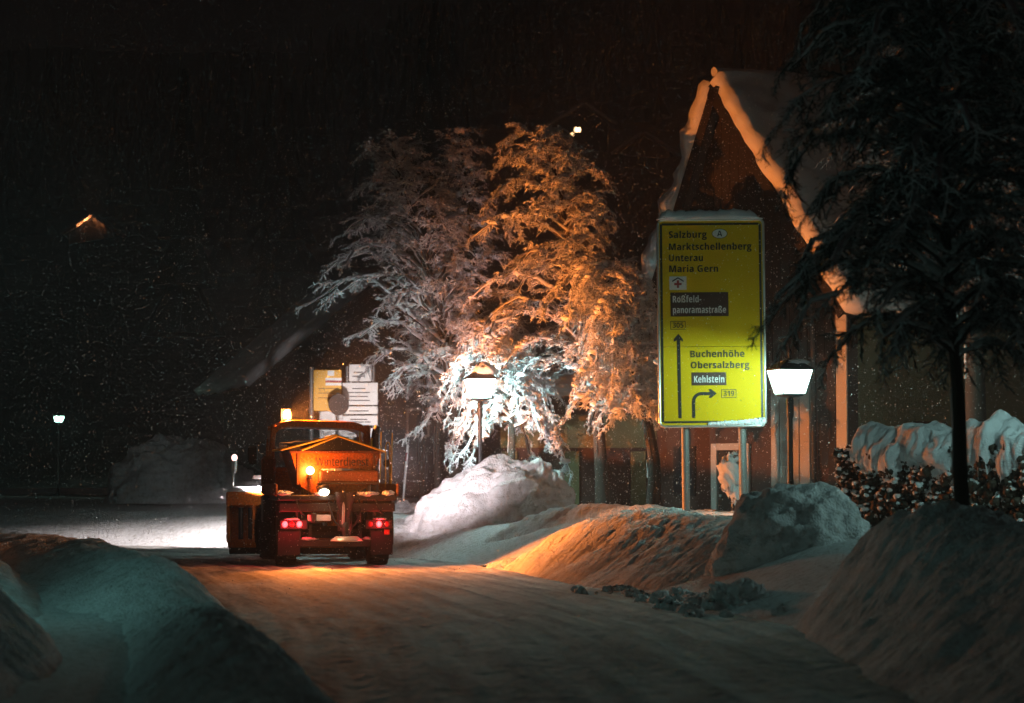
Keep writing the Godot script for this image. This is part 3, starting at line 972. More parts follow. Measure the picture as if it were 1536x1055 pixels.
	var arrow := func(pts: Array):
		var poly := []
		for q in pts: poly.append(Vector2(X.call(q[0]), Y.call(q[1])))
		obj("arrow", Shape.new().prism(poly, 0.001, 0.006).done(), M.sign_black, t)
	arrow.call([[1019.4, 628.2], [1024.2, 628.2], [1023.3, 510.6], [1027.6, 513.4], [1027.6, 509.4], [1020.8, 501.4], [1013.8, 509.4], [1013.8, 513.4], [1018.4, 510.6]])
	var bend := [[1044.6, 627.8], [1039.9, 627.8], [1039.9, 604.0]]
	for s in 7:
		var a := PI - s / 6.0 * PI / 2
		bend.append([1054.4 + cos(a) * 14.4, 603.6 - sin(a) * 14.4])
	bend += [[1067.6, 589.2], [1064.9, 584.8], [1068.9, 584.8], [1077.2, 591.5], [1068.9, 598.0], [1064.9, 598.0], [1067.6, 593.9]]
	for s in 7:
		var a := PI / 2 + s / 6.0 * PI / 2
		bend.append([1054.4 + cos(a) * 9.7, 603.6 - sin(a) * 9.7])
	arrow.call(bend)
	for px in [1030.0, 1116.0]:
		obj("post", Shape.new().lathe([Vector2(0.075, -0.6), Vector2(0.07, 0.0), Vector2(0.07, Y.call(345.0))], 14, Vector3(X.call(px), 0, -0.13)).done(), M.post, t)
		for py in [380.0, 490.0, 600.0]:
			obj("clamp", box(Vector3(X.call(px), Y.call(py), -0.085), Vector3(0.19, 0.07, 0.08), 0.01), M.post, t)
	# snow on the upper edge and a smear of it along the lower one
	var cap := Shape.new()
	var rr := []
	for s in 41:
		var u := s / 40.0
		var px := lerpf(990.5, 1150.0, u)
		var h := (13.0 + 3.5 * noise_b.get_noise_2d(px * 0.12, 3.0) + 3.0 * noise_a.get_noise_2d(px * 0.10, 9.0)) * k * smoothstep(0.0, 0.06, u) * smoothstep(1.0, 0.86, u) + 0.012
		var ring2 := []
		for q in 9:
			var a := q / 8.0 * PI
			ring2.append(Vector3(X.call(px), Y.call(328.6) + sin(a) * h, -0.02 + cos(a) * (0.085 + 0.02 * noise_b.get_noise_2d(px * 0.2, q))))
		rr.append(ring2)
	cap.rings(rr, 1)
	obj("snow_cap", cap.done(), M.fresh, t)
	var sm := Shape.new()
	for s in 16:
		var u := s / 15.0
		sm.st.append_from(blob(Vector3(X.call(1068.0 + 78.0 * u), Y.call(637.0 - 3.0 * u), 0.012), Vector3(0.06, 0.03 + 0.035 * u * rng.randf_range(0.5, 1.2), 0.022), s * 2.1, 0.4, 10, 7).done(), 0, Transform3D.IDENTITY)
	obj("snow_smear", sm.st.commit(), M.fresh, t)

# ------------------------------------------------------------------ the winter service truck
func wheel(parent: Node, pos: Vector3, turn: float) -> void:
	var w := Node3D.new()
	w.name = "wheel"
	parent.add_child(w, true)
	w.position = pos
	w.rotation.y = turn
	var side := Basis(Vector3.BACK, -PI / 2)
	var ty := Shape.new().lathe([Vector2(0.30, -0.16), Vector2(0.42, -0.19), Vector2(0.52, -0.18), Vector2(0.545, -0.15), Vector2(0.548, 0.15), Vector2(0.52, 0.18), Vector2(0.42, 0.19), Vector2(0.30, 0.16)], 36, Vector3.ZERO, side)
	for k in 26:
		for s in [-1.0, 1.0]:
			var a := TAU * (k + (0.5 if s > 0 else 0.0)) / 26
			var bs := Basis(Vector3.RIGHT, a) * Basis(Vector3.UP, 0.5 * s)
			ty.box(Basis(Vector3.RIGHT, a) * Vector3(0.085 * s, 0.555, 0), Vector3(0.18, 0.04, 0.06), 0.006, bs)
	obj("tyre", ty.done(), M.rubber, w)
	obj("rim", Shape.new().lathe([Vector2(0.02, -0.06), Vector2(0.14, -0.06), Vector2(0.17, -0.02), Vector2(0.25, 0.0), Vector2(0.31, -0.13), Vector2(0.31, 0.13), Vector2(0.25, 0.03), Vector2(0.17, 0.05), Vector2(0.14, 0.09), Vector2(0.02, 0.09)], 24, Vector3.ZERO, side).done(), M.orange_dirty, w)

func build_truck() -> void:
	var foot := at(497, 847.6, 44.3)
	var t := thing("winter_service_truck", "orange winter service truck with salt spreader and front plough driving away", "truck", Vector3(foot.x, 0.02, foot.z), deg_to_rad(10.0))
	var O: Material = M.orange
	var D: Material = M.dark_metal
	var B := func(called: String, c: Vector3, s: Vector3, m: Material, bevel := 0.015, par: Node = t): return obj(called, box(c, s, bevel), m, par)
	for s in [-1.0, 1.0]:
		wheel(t, Vector3(0.84 * s, 0.56, 0), 0.0)
		wheel(t, Vector3(0.86 * s, 0.56, -2.85), 0.30)
		B.call("chassis_rail", Vector3(0.40 * s, 0.86, -1.5), Vector3(0.10, 0.18, 4.6), D)
		# rear mudguard: a bent sheet over the wheel
		var g := []
		for k in 9:
			var a := lerpf(-0.35, PI + 0.15, k / 8.0)
			g.append([Vector3(0.62 * s, 0.60 + sin(a) * 0.64, cos(a) * 0.66), Vector3(1.06 * s, 0.60 + sin(a) * 0.64, cos(a) * 0.66), Vector3(1.06 * s, 0.60 + sin(a) * 0.665, cos(a) * 0.685), Vector3(0.62 * s, 0.60 + sin(a) * 0.665, cos(a) * 0.685)])
		obj("mudguard", Shape.new().rings(g, -1).done(), D, t)
		B.call("mudflap", Vector3(0.84 * s, 0.42, 0.70), Vector3(0.40, 0.46, 0.02), M.rubber, 0.004)
	B.call("axle", Vector3(0, 0.56, 0), Vector3(1.4, 0.16, 0.18), D, 0.05)
	B.call("axle", Vector3(0, 0.56, -2.85), Vector3(1.4, 0.16, 0.18), D, 0.05)
	B.call("underrun_bar", Vector3(0.0, 0.40, 0.62), Vector3(1.7, 0.14, 0.08), D)
	for s in [-0.45, 0.45]: B.call("bar_bracket", Vector3(s, 0.60, 0.60), Vector3(0.07, 0.30, 0.07), D)
	# load platform with its drop sides
	B.call("load_platform", Vector3(0.02, 1.22, -0.55), Vector3(2.16, 0.10, 2.7), D)
	B.call("rear_crossbeam", Vector3(0.02, 1.05, 0.74), Vector3(2.10, 0.16, 0.08), D)
	for s in [-1.0, 1.0]: B.call("side_board", Vector3(0.02 + 1.10 * s, 1.36, -0.55), Vector3(0.05, 0.22, 2.7), M.orange_dirty)
	B.call("tool_box", Vector3(-1.0, 1.0, -1.45), Vector3(0.34, 0.5, 0.6), D, 0.03)
	# tail lamps
	var red := glow(1.0, 0.03, 0.03, 5.0)
	var red_dim := glow(1.0, 0.01, 0.02, 0.12)
	red_dim.albedo_color = lin(0.25, 0.01, 0.01)
	for s in [-1.0, 1.0]:
		var tl := B.call("tail_lamp", Vector3(0.76 * s + (0.02 if s > 0 else 0.0), 0.74, 0.76), Vector3(0.50, 0.17, 0.06), M.rubber, 0.012)
		B.call("lamp_bracket", Vector3(0.70 * s, 0.90, 0.70), Vector3(0.06, 0.2, 0.06), D)
		for q in ([[-0.92, 1], [-0.66, 1], [-0.79, 0]] if s < 0 else [[0.78, 1], [0.93, 0], [0.62, 0]]):
			var ls := SphereMesh.new()
			ls.radius = 0.052 if q[1] else 0.045
			ls.height = ls.radius * 2.0
			var ln := obj("lens", ls, red if q[1] else red_dim, tl)
			ln.position = Vector3(q[0], 0.745, 0.785)
			ln.scale = Vector3(1, 1.15, 0.4)
			if q[1]: omni(tl, Vector3(q[0], 0.745, 0.90), lin(1.0, 0.02, 0.03), 0.26, 0.05)
	B.call("reflector_plate", Vector3(0.93, 0.60, 0.74), Vector3(0.10, 0.10, 0.02), M.sign_red, 0.004)
	# spreader hopper: a trough that narrows downwards
	var tr := [[-0.80, 2.06], [0.86, 2.02], [0.62, 1.42], [0.42, 1.30], [-0.40, 1.30], [-0.60, 1.42]]
	var hp := []
	for z in [0.46, -1.55]:
		var r := []
		for q in tr: r.append(Vector3(q[0], q[1], z))
		hp.append(r)
	var hopper := obj("hopper", Shape.new().rings(hp, -1).done(), O, t)
	B.call("hopper_rim", Vector3(0.03, 2.05, 0.49), Vector3(1.70, 0.05, 0.05), M.orange_dirty, 0.01, hopper)
	for s in [-0.66, 0.72]: B.call("hopper_rib", Vector3(s, 1.74, 0.475), Vector3(0.05, 0.58, 0.03), M.orange_dirty, 0.008, hopper)
	B.call("hopper_hood", Vector3(0.24, 1.60, 0.62), Vector3(1.08, 0.22, 0.32), M.orange_dirty, 0.03)
	B.call("hood_lip", Vector3(0.24, 1.48, 0.64), Vector3(1.12, 0.03, 0.36), D, 0.006)
	text(hopper, "Winterdienst", -0.34, 0.62, 1.80, 1.945, 0.464, M.letter, 500)
	for s in [-0.5, 0.56]: B.call("hopper_leg", Vector3(s, 1.36, 0.1), Vector3(0.08, 0.26, 0.5), D)
	# pitched cover over the hopper
	var cov := obj("cover", Shape.new().rings([[Vector3(-0.95, 2.09, 0.50), Vector3(0.04, 2.34, 0.50), Vector3(0.92, 2.05, 0.50), Vector3(0.04, 2.31, 0.50)], [Vector3(-0.95, 2.09, -1.6), Vector3(0.04, 2.34, -1.6), Vector3(0.92, 2.05, -1.6), Vector3(0.04, 2.31, -1.6)]], -1).done(), M.tarp, t)
	for q in [[Vector3(-0.96, 2.09, 0.52), Vector3(0.04, 2.35, 0.52)], [Vector3(0.04, 2.35, 0.52), Vector3(0.93, 2.05, 0.52)], [Vector3(-0.60, 2.08, 0.53), Vector3(0.04, 2.33, 0.53)], [Vector3(-0.96, 2.09, 0.52), Vector3(-0.96, 2.09, -1.6)], [Vector3(0.04, 2.35, 0.52), Vector3(0.04, 2.35, -1.6)]]:
		obj("cover_rail", tube(q, 0.022, 6), M.yellow_rim, cov)
	obj("snow_dusting", blob(Vector3(-0.45, 2.20, -0.35), Vector3(0.42, 0.06, 0.75), 3.0, 0.3, 16, 8).done(), M.fresh, cov)
	# chute and spinner disc
	obj("chute", Shape.new().lathe([Vector2(0.20, 1.32), Vector2(0.17, 1.12), Vector2(0.11, 0.88), Vector2(0.11, 0.62)], 12, Vector3(0.16, 0, 0.72)).done(), D, t)
	obj("chute_pipe", tube([Vector3(0.13, 1.34, 0.86), Vector3(0.13, 1.0, 0.86), Vector3(0.12, 0.74, 0.86)], 0.026, 8), M.galvanised, t)
	for s in [-1.0, 1.0]: obj("chute_strut", tube([Vector3(0.16 + 0.34 * s, 1.28, 0.70), Vector3(0.16 + 0.12 * s, 0.98, 0.74), Vector3(0.16 + 0.10 * s, 0.62, 0.76)], 0.024, 7), D, t)
	obj("spinner_disc", Shape.new().lathe([Vector2(0.03, 0.53), Vector2(0.20, 0.53), Vector2(0.29, 0.46), Vector2(0.30, 0.44), Vector2(0.05, 0.43)], 28, Vector3(0.18, 0, 0.92)).done(), M.galvanised, t)
	obj("spinner_motor", Shape.new().lathe([Vector2(0.07, 0.53), Vector2(0.08, 0.60), Vector2(0.08, 0.74), Vector2(0.04, 0.78)], 12, Vector3(0.18, 0, 0.92)).done(), D, t)
	B.call("spinner_arm", Vector3(0.18, 0.66, 0.78), Vector3(0.10, 0.08, 0.30), D)
	obj("hose", tube([Vector3(-0.10, 1.36, 0.66), Vector3(-0.14, 1.10, 0.80), Vector3(-0.02, 0.78, 0.84), Vector3(0.12, 0.68, 0.92)], 0.018, 6), M.rubber, t)
	obj("hose", tube([Vector3(0.42, 1.36, 0.66), Vector3(0.44, 1.0, 0.78), Vector3(0.34, 0.74, 0.84), Vector3(0.22, 0.66, 0.92)], 0.018, 6), M.rubber, t)
	# amber flasher on the hopper and the work lamp under it
	var amber := Color(1.0, 0.25, 0.045)
	var fl := B.call("amber_flasher", Vector3(-0.47, 1.60, 0.64), Vector3(0.07, 0.08, 0.34), D, 0.01)
	var fs := SphereMesh.new()
	fs.radius = 0.075
	fs.height = 0.15
	var fb := obj("lens", fs, glow(1.0, 0.50, 0.12, 26.0), fl)
	fb.position = Vector3(-0.47, 1.71, 0.80)
	omni(fl, Vector3(-0.47, 1.71, 0.80), lin(amber.r, amber.g, amber.b), 1.5, 0.06)
	spot(fl, Vector3(-0.47, 1.71, 0.89), Vector3(0.18, -0.62, 1.0), lin(amber.r, amber.g, amber.b), 48.0, 39.0, 1.0, 0.06)
	spot(fl, Vector3(-0.47, 1.71, 0.89), Vector3(1.0, -0.12, 0.52), lin(amber.r, amber.g, amber.b), 115.0, 38.0, 1.0, 0.06)
	var wl := obj("work_lamp", Shape.new().lathe([Vector2(0.03, -0.12), Vector2(0.10, -0.08), Vector2(0.115, 0.04), Vector2(0.10, 0.05)], 14, Vector3(-0.22, 1.36, 0.80), Basis(Vector3.RIGHT, 2.2)).done(), D, t)
	var ws := SphereMesh.new()
	ws.radius = 0.09
	ws.height = 0.18
	var wb := obj("lens", ws, glow(1.0, 0.80, 0.55, 22.0), wl)
	wb.position = Vector3(-0.22, 1.325, 0.84)
	wb.scale = Vector3(1, 0.75, 0.6)
	spot(wl, Vector3(-0.22, 1.28, 0.93), Vector3(0.1, -1.0, 0.55), lin(1.0, 0.62, 0.38), 0.5, 70.0, 1.0, 0.06)
	obj("lamp_stalk", tube([Vector3(-0.30, 1.30, 0.55), Vector3(-0.34, 1.42, 0.66), Vector3(-0.26, 1.46, 0.76), Vector3(-0.22, 1.42, 0.80)], 0.012, 6), D, t)
	# cab: open frame of posts with glass between
	var cz := -3.05
	B.call("cab_body", Vector3(0.02, 1.42, cz), Vector3(1.96, 0.72, 1.30), O, 0.06)
	B.call("engine_hood", Vector3(0.02, 1.28, -4.0), Vector3(1.5, 0.62, 0.8), O, 0.1)
	for q in [[-0.93, -2.42], [0.97, -2.42], [-0.90, -3.62], [0.94, -3.62]]:
		obj("cab_post", tube([Vector3(q[0], 1.72, q[1]), Vector3(q[0] * 0.985, 2.2, q[1]), Vector3(q[0] * 0.95, 2.60, q[1])], [0.06, 0.055, 0.055], 8), O, t)
	var rf := []
	for k in 13:
		var u := k / 12.0
		var x := lerpf(-0.92, 0.98, u)
		var top := 2.715 - 0.05 * u - 0.22 * pow(absf(u - 0.5) * 2.0, 8.0)
		rf.append([Vector3(x, top - 0.13 - 0.02 * u, -2.33), Vector3(x, top - 0.02, -2.33), Vector3(x, top, -2.40), Vector3(x, top, -3.6), Vector3(x, top - 0.12, -3.7), Vector3(x, top - 0.15, -3.6)])
	obj("cab_roof", Shape.new().rings(rf, -1).done(), O, t)
	B.call("corner_panel", Vector3(0.92, 2.18, -2.40), Vector3(0.14, 0.82, 0.10), O, 0.03)
	B.call("window_bar", Vector3(0.78, 2.20, -2.38), Vector3(0.025, 0.74, 0.03), M.yellow_rim, 0.006)
	B.call("rear_pane", Vector3(0.0, 2.15, -2.42), Vector3(1.56, 0.72, 0.008), M.glass, 0.0)
	B.call("front_pane", Vector3(0.0, 2.15, -3.63), Vector3(1.62, 0.72, 0.008), M.glass, 0.0)
	for s in [-1.0, 1.0]: B.call("side_pane", Vector3(0.02 + 0.93 * s, 2.15, -3.02), Vector3(0.008, 0.70, 1.06), M.glass, 0.0)
	for s in [-0.42, 0.46]:
		var seat := B.call("seat", Vector3(s, 1.95, -2.75), Vector3(0.42, 0.42, 0.14), M.rubber, 0.05)
		B.call("headrest", Vector3(s, 2.24, -2.75), Vector3(0.22, 0.13, 0.10), M.rubber, 0.04, seat)
	for q in [[-0.95, 1.30, 0.77, 0.16, 0.05], [-0.30, 1.29, 0.78, 0.10, 0.03], [0.55, 1.29, 0.78, 0.2, 0.04], [0.95, 1.30, 0.77, 0.12, 0.05], [-0.5, 0.48, 0.64, 0.18, 0.03], [0.62, 0.48, 0.64, 0.14, 0.03], [-0.78, 0.84, 0.77, 0.14, 0.02], [0.80, 0.84, 0.77, 0.12, 0.02], [0.05, 1.73, 0.62, 0.3, 0.02]]:
		obj("caked_snow", blob(Vector3(q[0], q[1], q[2]), Vector3(q[3], q[4], 0.05), q[0] * 9.0, 0.5, 12, 7).done(), M.snow, t)
	obj("number_plate", box(Vector3(-0.30, 0.86, 0.765), Vector3(0.42, 0.11, 0.012), 0.003), M.sign_white, t)
	for q in [[-0.72, 1.20], [0.30, 1.12], [0.72, 1.20]]:
		obj("hose", tube([Vector3(q[0], q[1], 0.80), Vector3(q[0] + 0.03, q[1] - 0.16, 0.84), Vector3(q[0] + 0.10, q[1] - 0.26, 0.80), Vector3(q[0] + 0.16, q[1] - 0.30, 0.70)], 0.014, 6), M.rubber, t)
	# exhaust stack and marker rods
	obj("exhaust_stack", tube([Vector3(1.06, 1.3, -2.22), Vector3(1.06, 2.30, -2.22), Vector3(1.07, 2.48, -2.22), Vector3(1.11, 2.58, -2.20)], [0.085, 0.085, 0.07, 0.06], 12), M.dark_metal, t)
	obj("exhaust_guard", tube([Vector3(0.98, 1.5, -2.13), Vector3(0.98, 2.34, -2.13)], 0.018, 6), M.yellow_rim, t)
	obj("marker_rod", tube([Vector3(0.83, 1.55, 0.50), Vector3(0.85, 2.42, 0.50)], 0.014, 6), M.yellow_rim, t)
	obj("marker_rod", tube([Vector3(1.17, 1.3, -0.6), Vector3(1.19, 2.42, -0.6)], 0.014, 6), M.yellow_rim, t)
	obj("hand_rail", tube([Vector3(1.07, 1.4, -0.62), Vector3(1.07, 2.18, -0.62), Vector3(1.09, 2.24, -0.62), Vector3(1.13, 2.24, -0.62), Vector3(1.15, 2.18, -0.62), Vector3(1.15, 1.4, -0.62)], 0.013, 6), M.yellow_rim, t)
	for s in [-1.0, 1.0]:
		var mr := B.call("mirror", Vector3(1.22 * s, 2.02, -3.35), Vector3(0.20, 0.36, 0.07), D, 0.03)
		obj("mirror_arm", tube([Vector3(0.95 * s, 2.28, -3.5), Vector3(1.20 * s, 2.26, -3.42), Vector3(1.22 * s, 1.8, -3.38), Vector3(0.96 * s, 1.62, -3.45)], 0.014, 6), D, mr)
	B.call("side_tank", Vector3(-1.02, 1.62, -1.95), Vector3(0.26, 0.74, 0.32), M.orange_dirty, 0.05)
	# rotating beacon on the roof: its reflector throws a beam to the right
	var bc := obj("beacon", Shape.new().lathe([Vector2(0.085, 2.66), Vector2(0.085, 2.70), Vector2(0.07, 2.72)], 14, Vector3(-0.62, 0, -2.50)).done(), D, t)
	var bl := obj("lens", Shape.new().lathe([Vector2(0.07, 2.70), Vector2(0.075, 2.76), Vector2(0.07, 2.85), Vector2(0.04, 2.89), Vector2(0.005, 2.895)], 16, Vector3(-0.62, 0, -2.50)).done(), glow(1.0, 0.50, 0.12, 40.0), bc)
	omni(bc, Vector3(-0.62, 2.80, -2.50), lin(amber.r, amber.g, amber.b), 5.0, 0.03)
	spot(bc, Vector3(-0.62, 2.80, -2.50), Vector3(0.93, 0.06, -0.36), lin(1.0, 0.25, 0.035), 150.0, 60.0, 0.95, 0.03)
	var arc := []
	for k in 11:
		var az := deg_to_rad(lerpf(57.0, 178.0, k / 10.0))
		var o2 := Vector3(-0.62, 0, -2.50)
		var dr := Vector3(cos(az), 0, -sin(az))
		arc.append([o2 + dr * 0.115 + Vector3(0, 2.67, 0), o2 + dr * 0.122 + Vector3(0, 2.67, 0), o2 + dr * 0.122 + Vector3(0, 2.915, 0), o2 + dr * 0.115 + Vector3(0, 2.915, 0)])
	obj("beacon_shield", Shape.new().rings(arc, -1).done(), M.iron, bc)
	# headlamps on a high bar, and the side lamp for the verge
	for s in [-1.0, 1.0]:
		var hl := B.call("headlamp", Vector3(0.72 * s, 1.62, -4.28), Vector3(0.22, 0.20, 0.16), D, 0.03)
		B.call("lamp_post", Vector3(0.72 * s, 1.38, -4.24), Vector3(0.05, 0.34, 0.05), D)
		var hs := SphereMesh.new()
		hs.radius = 0.085
		hs.height = 0.17
		var hb := obj("lens", hs, glow(1.0, 0.95, 0.88, 12.0), hl)
		hb.position = Vector3(0.72 * s, 1.62, -4.37)
		hb.scale = Vector3(1, 1, 0.3)
		spot(hl, Vector3(0.72 * s, 1.62, -4.44), Vector3(-0.22, -0.02, -1.0) if s < 0 else Vector3(0.13, 0.11, -1.0), lin(1.0, 0.88, 0.86), 380.0 if s < 0 else 260.0, 29.0 if s < 0 else 8.5, 1.0, 0.02 if s < 0 else 0.08)
		if s < 0: obj("visor", box(Vector3(-0.75, 1.60, -4.66), Vector3(0.75, 0.006, 0.40), 0.0, Basis(Vector3.RIGHT, -0.20)), D, hl)
	var sl := B.call("side_lamp", Vector3(1.24, 1.86, -1.75), Vector3(0.12, 0.14, 0.16), D, 0.02)
	var ss := SphereMesh.new()
	ss.radius = 0.06
	ss.height = 0.12
	var sb := obj("lens", ss, glow(1.0, 0.88, 0.86, 8.0), sl)
	sb.position = Vector3(1.26, 1.86, -1.83)
	sb.scale = Vector3(1, 1, 0.4)
	spot(sl, Vector3(1.28, 1.86, -1.88), Vector3(0.36, 0.10, -0.94), lin(1.0, 0.84, 0.88), 42.0, 37.0, 1.0, 0.08)
	# front plough, turned to the right, snow on its upper edge
	var pl := Node3D.new()
	pl.name = "snow_plough"
	t.add_child(pl, true)
	pl.position = Vector3(0, 0.05, -5.15)
	pl.rotation.y = deg_to_rad(-12)
	var bl2 := []
	for k in 11:
		var x := lerpf(-1.62, 1.62, k / 10.0)
		var r := []
		for q in 9:
			var a := lerpf(-0.9, 0.9, q / 8.0)
			r.append(Vector3(x, 0.66 + sin(a) * 0.72, -0.10 + cos(a) * 0.42 - 0.26))
		for q in 9:
			var a := lerpf(0.9, -0.9, q / 8.0)
			r.append(Vector3(x, 0.66 + sin(a) * 0.72, -0.14 + cos(a) * 0.42 - 0.26))
		bl2.append(r)
	obj("blade", Shape.new().rings(bl2, -1).done(), O, pl)
	obj("rubber_edge", box(Vector3(0, 0.05, -0.12), Vector3(3.2, 0.16, 0.05), 0.01), M.rubber, pl)
	obj("upper_box", box(Vector3(0, 1.10, 0.10), Vector3(3.24, 0.30, 0.26), 0.03), O, pl)
	for k in 7:
		obj("blade_rib", box(Vector3(-1.58 + k * 0.527, 0.62, 0.12), Vector3(0.06, 0.80, 0.22), 0.012), O, pl)
	for x in [-1.32, -1.12]: obj("spring", tube([Vector3(x, 0.28, 0.16), Vector3(x, 0.92, 0.18)], 0.05, 8), D, pl)
	obj("push_frame", box(Vector3(0, 0.55, 0.55), Vector3(0.9, 0.16, 0.9), 0.02), D, pl)
	var rr := []
	for k in 25:
		var u := k / 24.0
		var x := lerpf(-1.62, 1.62, u)
		var h := (0.10 + 0.05 * noise_b.get_noise_2d(x * 3.0, 1.0)) * smoothstep(0.0, 0.06, u) * smoothstep(1.0, 0.94, u) + 0.01
		var r := []
		for q in 8:
			var a := q / 7.0 * PI
			r.append(Vector3(x, 1.245 + sin(a) * h, 0.10 + cos(a) * 0.13))
		rr.append(r)
	obj("snow_load", Shape.new().rings(rr, 1).done(), M.fresh, pl)
	for s in [-1.0, 1.0]:
		obj("marker_pole", tube([Vector3(1.50 * s, 1.2, 0.1), Vector3(1.49 * s, 1.62, 0.1), Vector3(1.48 * s, 1.63, 0.1), Vector3(1.47 * s, 1.88, 0.1)], [0.02, 0.018, 0.045, 0.06], 8), M.sign_white, pl)
		var lm := SphereMesh.new()
		lm.radius = 0.06
		lm.height = 0.14
		var lo := obj("marker_lamp", lm, glow(1.0, 0.55, 0.50, 3.0), pl)
		lo.position = Vector3(1.47 * s, 1.94, 0.1)

# ------------------------------------------------------------------ houses
func snow_slab(a: Vector3, b: Vector3, c: Vector3, d: Vector3, thick: float, nu: int, nv: int, sd: float, ragged := 0.12) -> ArrayMesh:
	# a layer lying on the roof plane a (ridge, front), b (ridge, back), c (eave, back), d (eave, front)
	var up := (b - a).cross(d - a).normalized()
	if up.y < 0: up = -up
	var pt := func(u: float, v: float, top: bool) -> Vector3:
		var p := a.lerp(b, u).lerp(d.lerp(c, u), v)
		var edge := minf(minf(u * (b - a).length(), (1.0 - u) * (b - a).length()), (1.0 - v) * (d - a).length())
		var n1 := noise_a.get_noise_2d(v * 9.0 + sd, u * 6.0) + 0.7 * noise_b.get_noise_2d(v * 5.0 + sd, u * 4.0)
		# the rim is uneven where lumps have broken off
		if u < 0.001: p -= (b - a).normalized() * ragged * (0.6 + 1.6 * n1)
		if v > 0.999: p += (d - a).normalized() * ragged * 2.0 * (0.6 + 1.4 * noise_b.get_noise_2d(u * 9.0, sd))
		if not top: return p - up * 0.01
		return p + up * thick * (0.78 + 0.22 * sqrt(clampf(edge / 0.45, 0.0, 1.0))) * (1.0 + 0.22 * n1)
	var st := SurfaceTool.new()
	st.begin(Mesh.PRIMITIVE_TRIANGLES)
	st.set_smooth_group(0)
	var quad := func(p: Vector3, q: Vector3, r: Vector3, s: Vector3):
		for w in [p, q, r, p, r, s]: st.add_vertex(w)
	for j in nv:
		for i in nu:
			var u0 := float(i) / nu
			var u1 := (i + 1.0) / nu
			var v0 := float(j) / nv
			var v1 := (j + 1.0) / nv
			quad.call(pt.call(u0, v0, true), pt.call(u1, v0, true), pt.call(u1, v1, true), pt.call(u0, v1, true))
			quad.call(pt.call(u0, v1, false), pt.call(u1, v1, false), pt.call(u1, v0, false), pt.call(u0, v0, false))
	for j in nv:
		var v0 := float(j) / nv
		var v1 := (j + 1.0) / nv
		quad.call(pt.call(0.0, v0, true), pt.call(0.0, v1, true), pt.call(0.0, v1, false), pt.call(0.0, v0, false))
		quad.call(pt.call(1.0, v1, true), pt.call(1.0, v0, true), pt.call(1.0, v0, false), pt.call(1.0, v1, false))
	for i in nu:
		var u0 := float(i) / nu
		var u1 := (i + 1.0) / nu
		quad.call(pt.call(u1, 1.0, true), pt.call(u1, 1.0, false), pt.call(u0, 1.0, false), pt.call(u0, 1.0, true))
	st.generate_normals()
	return st.commit()

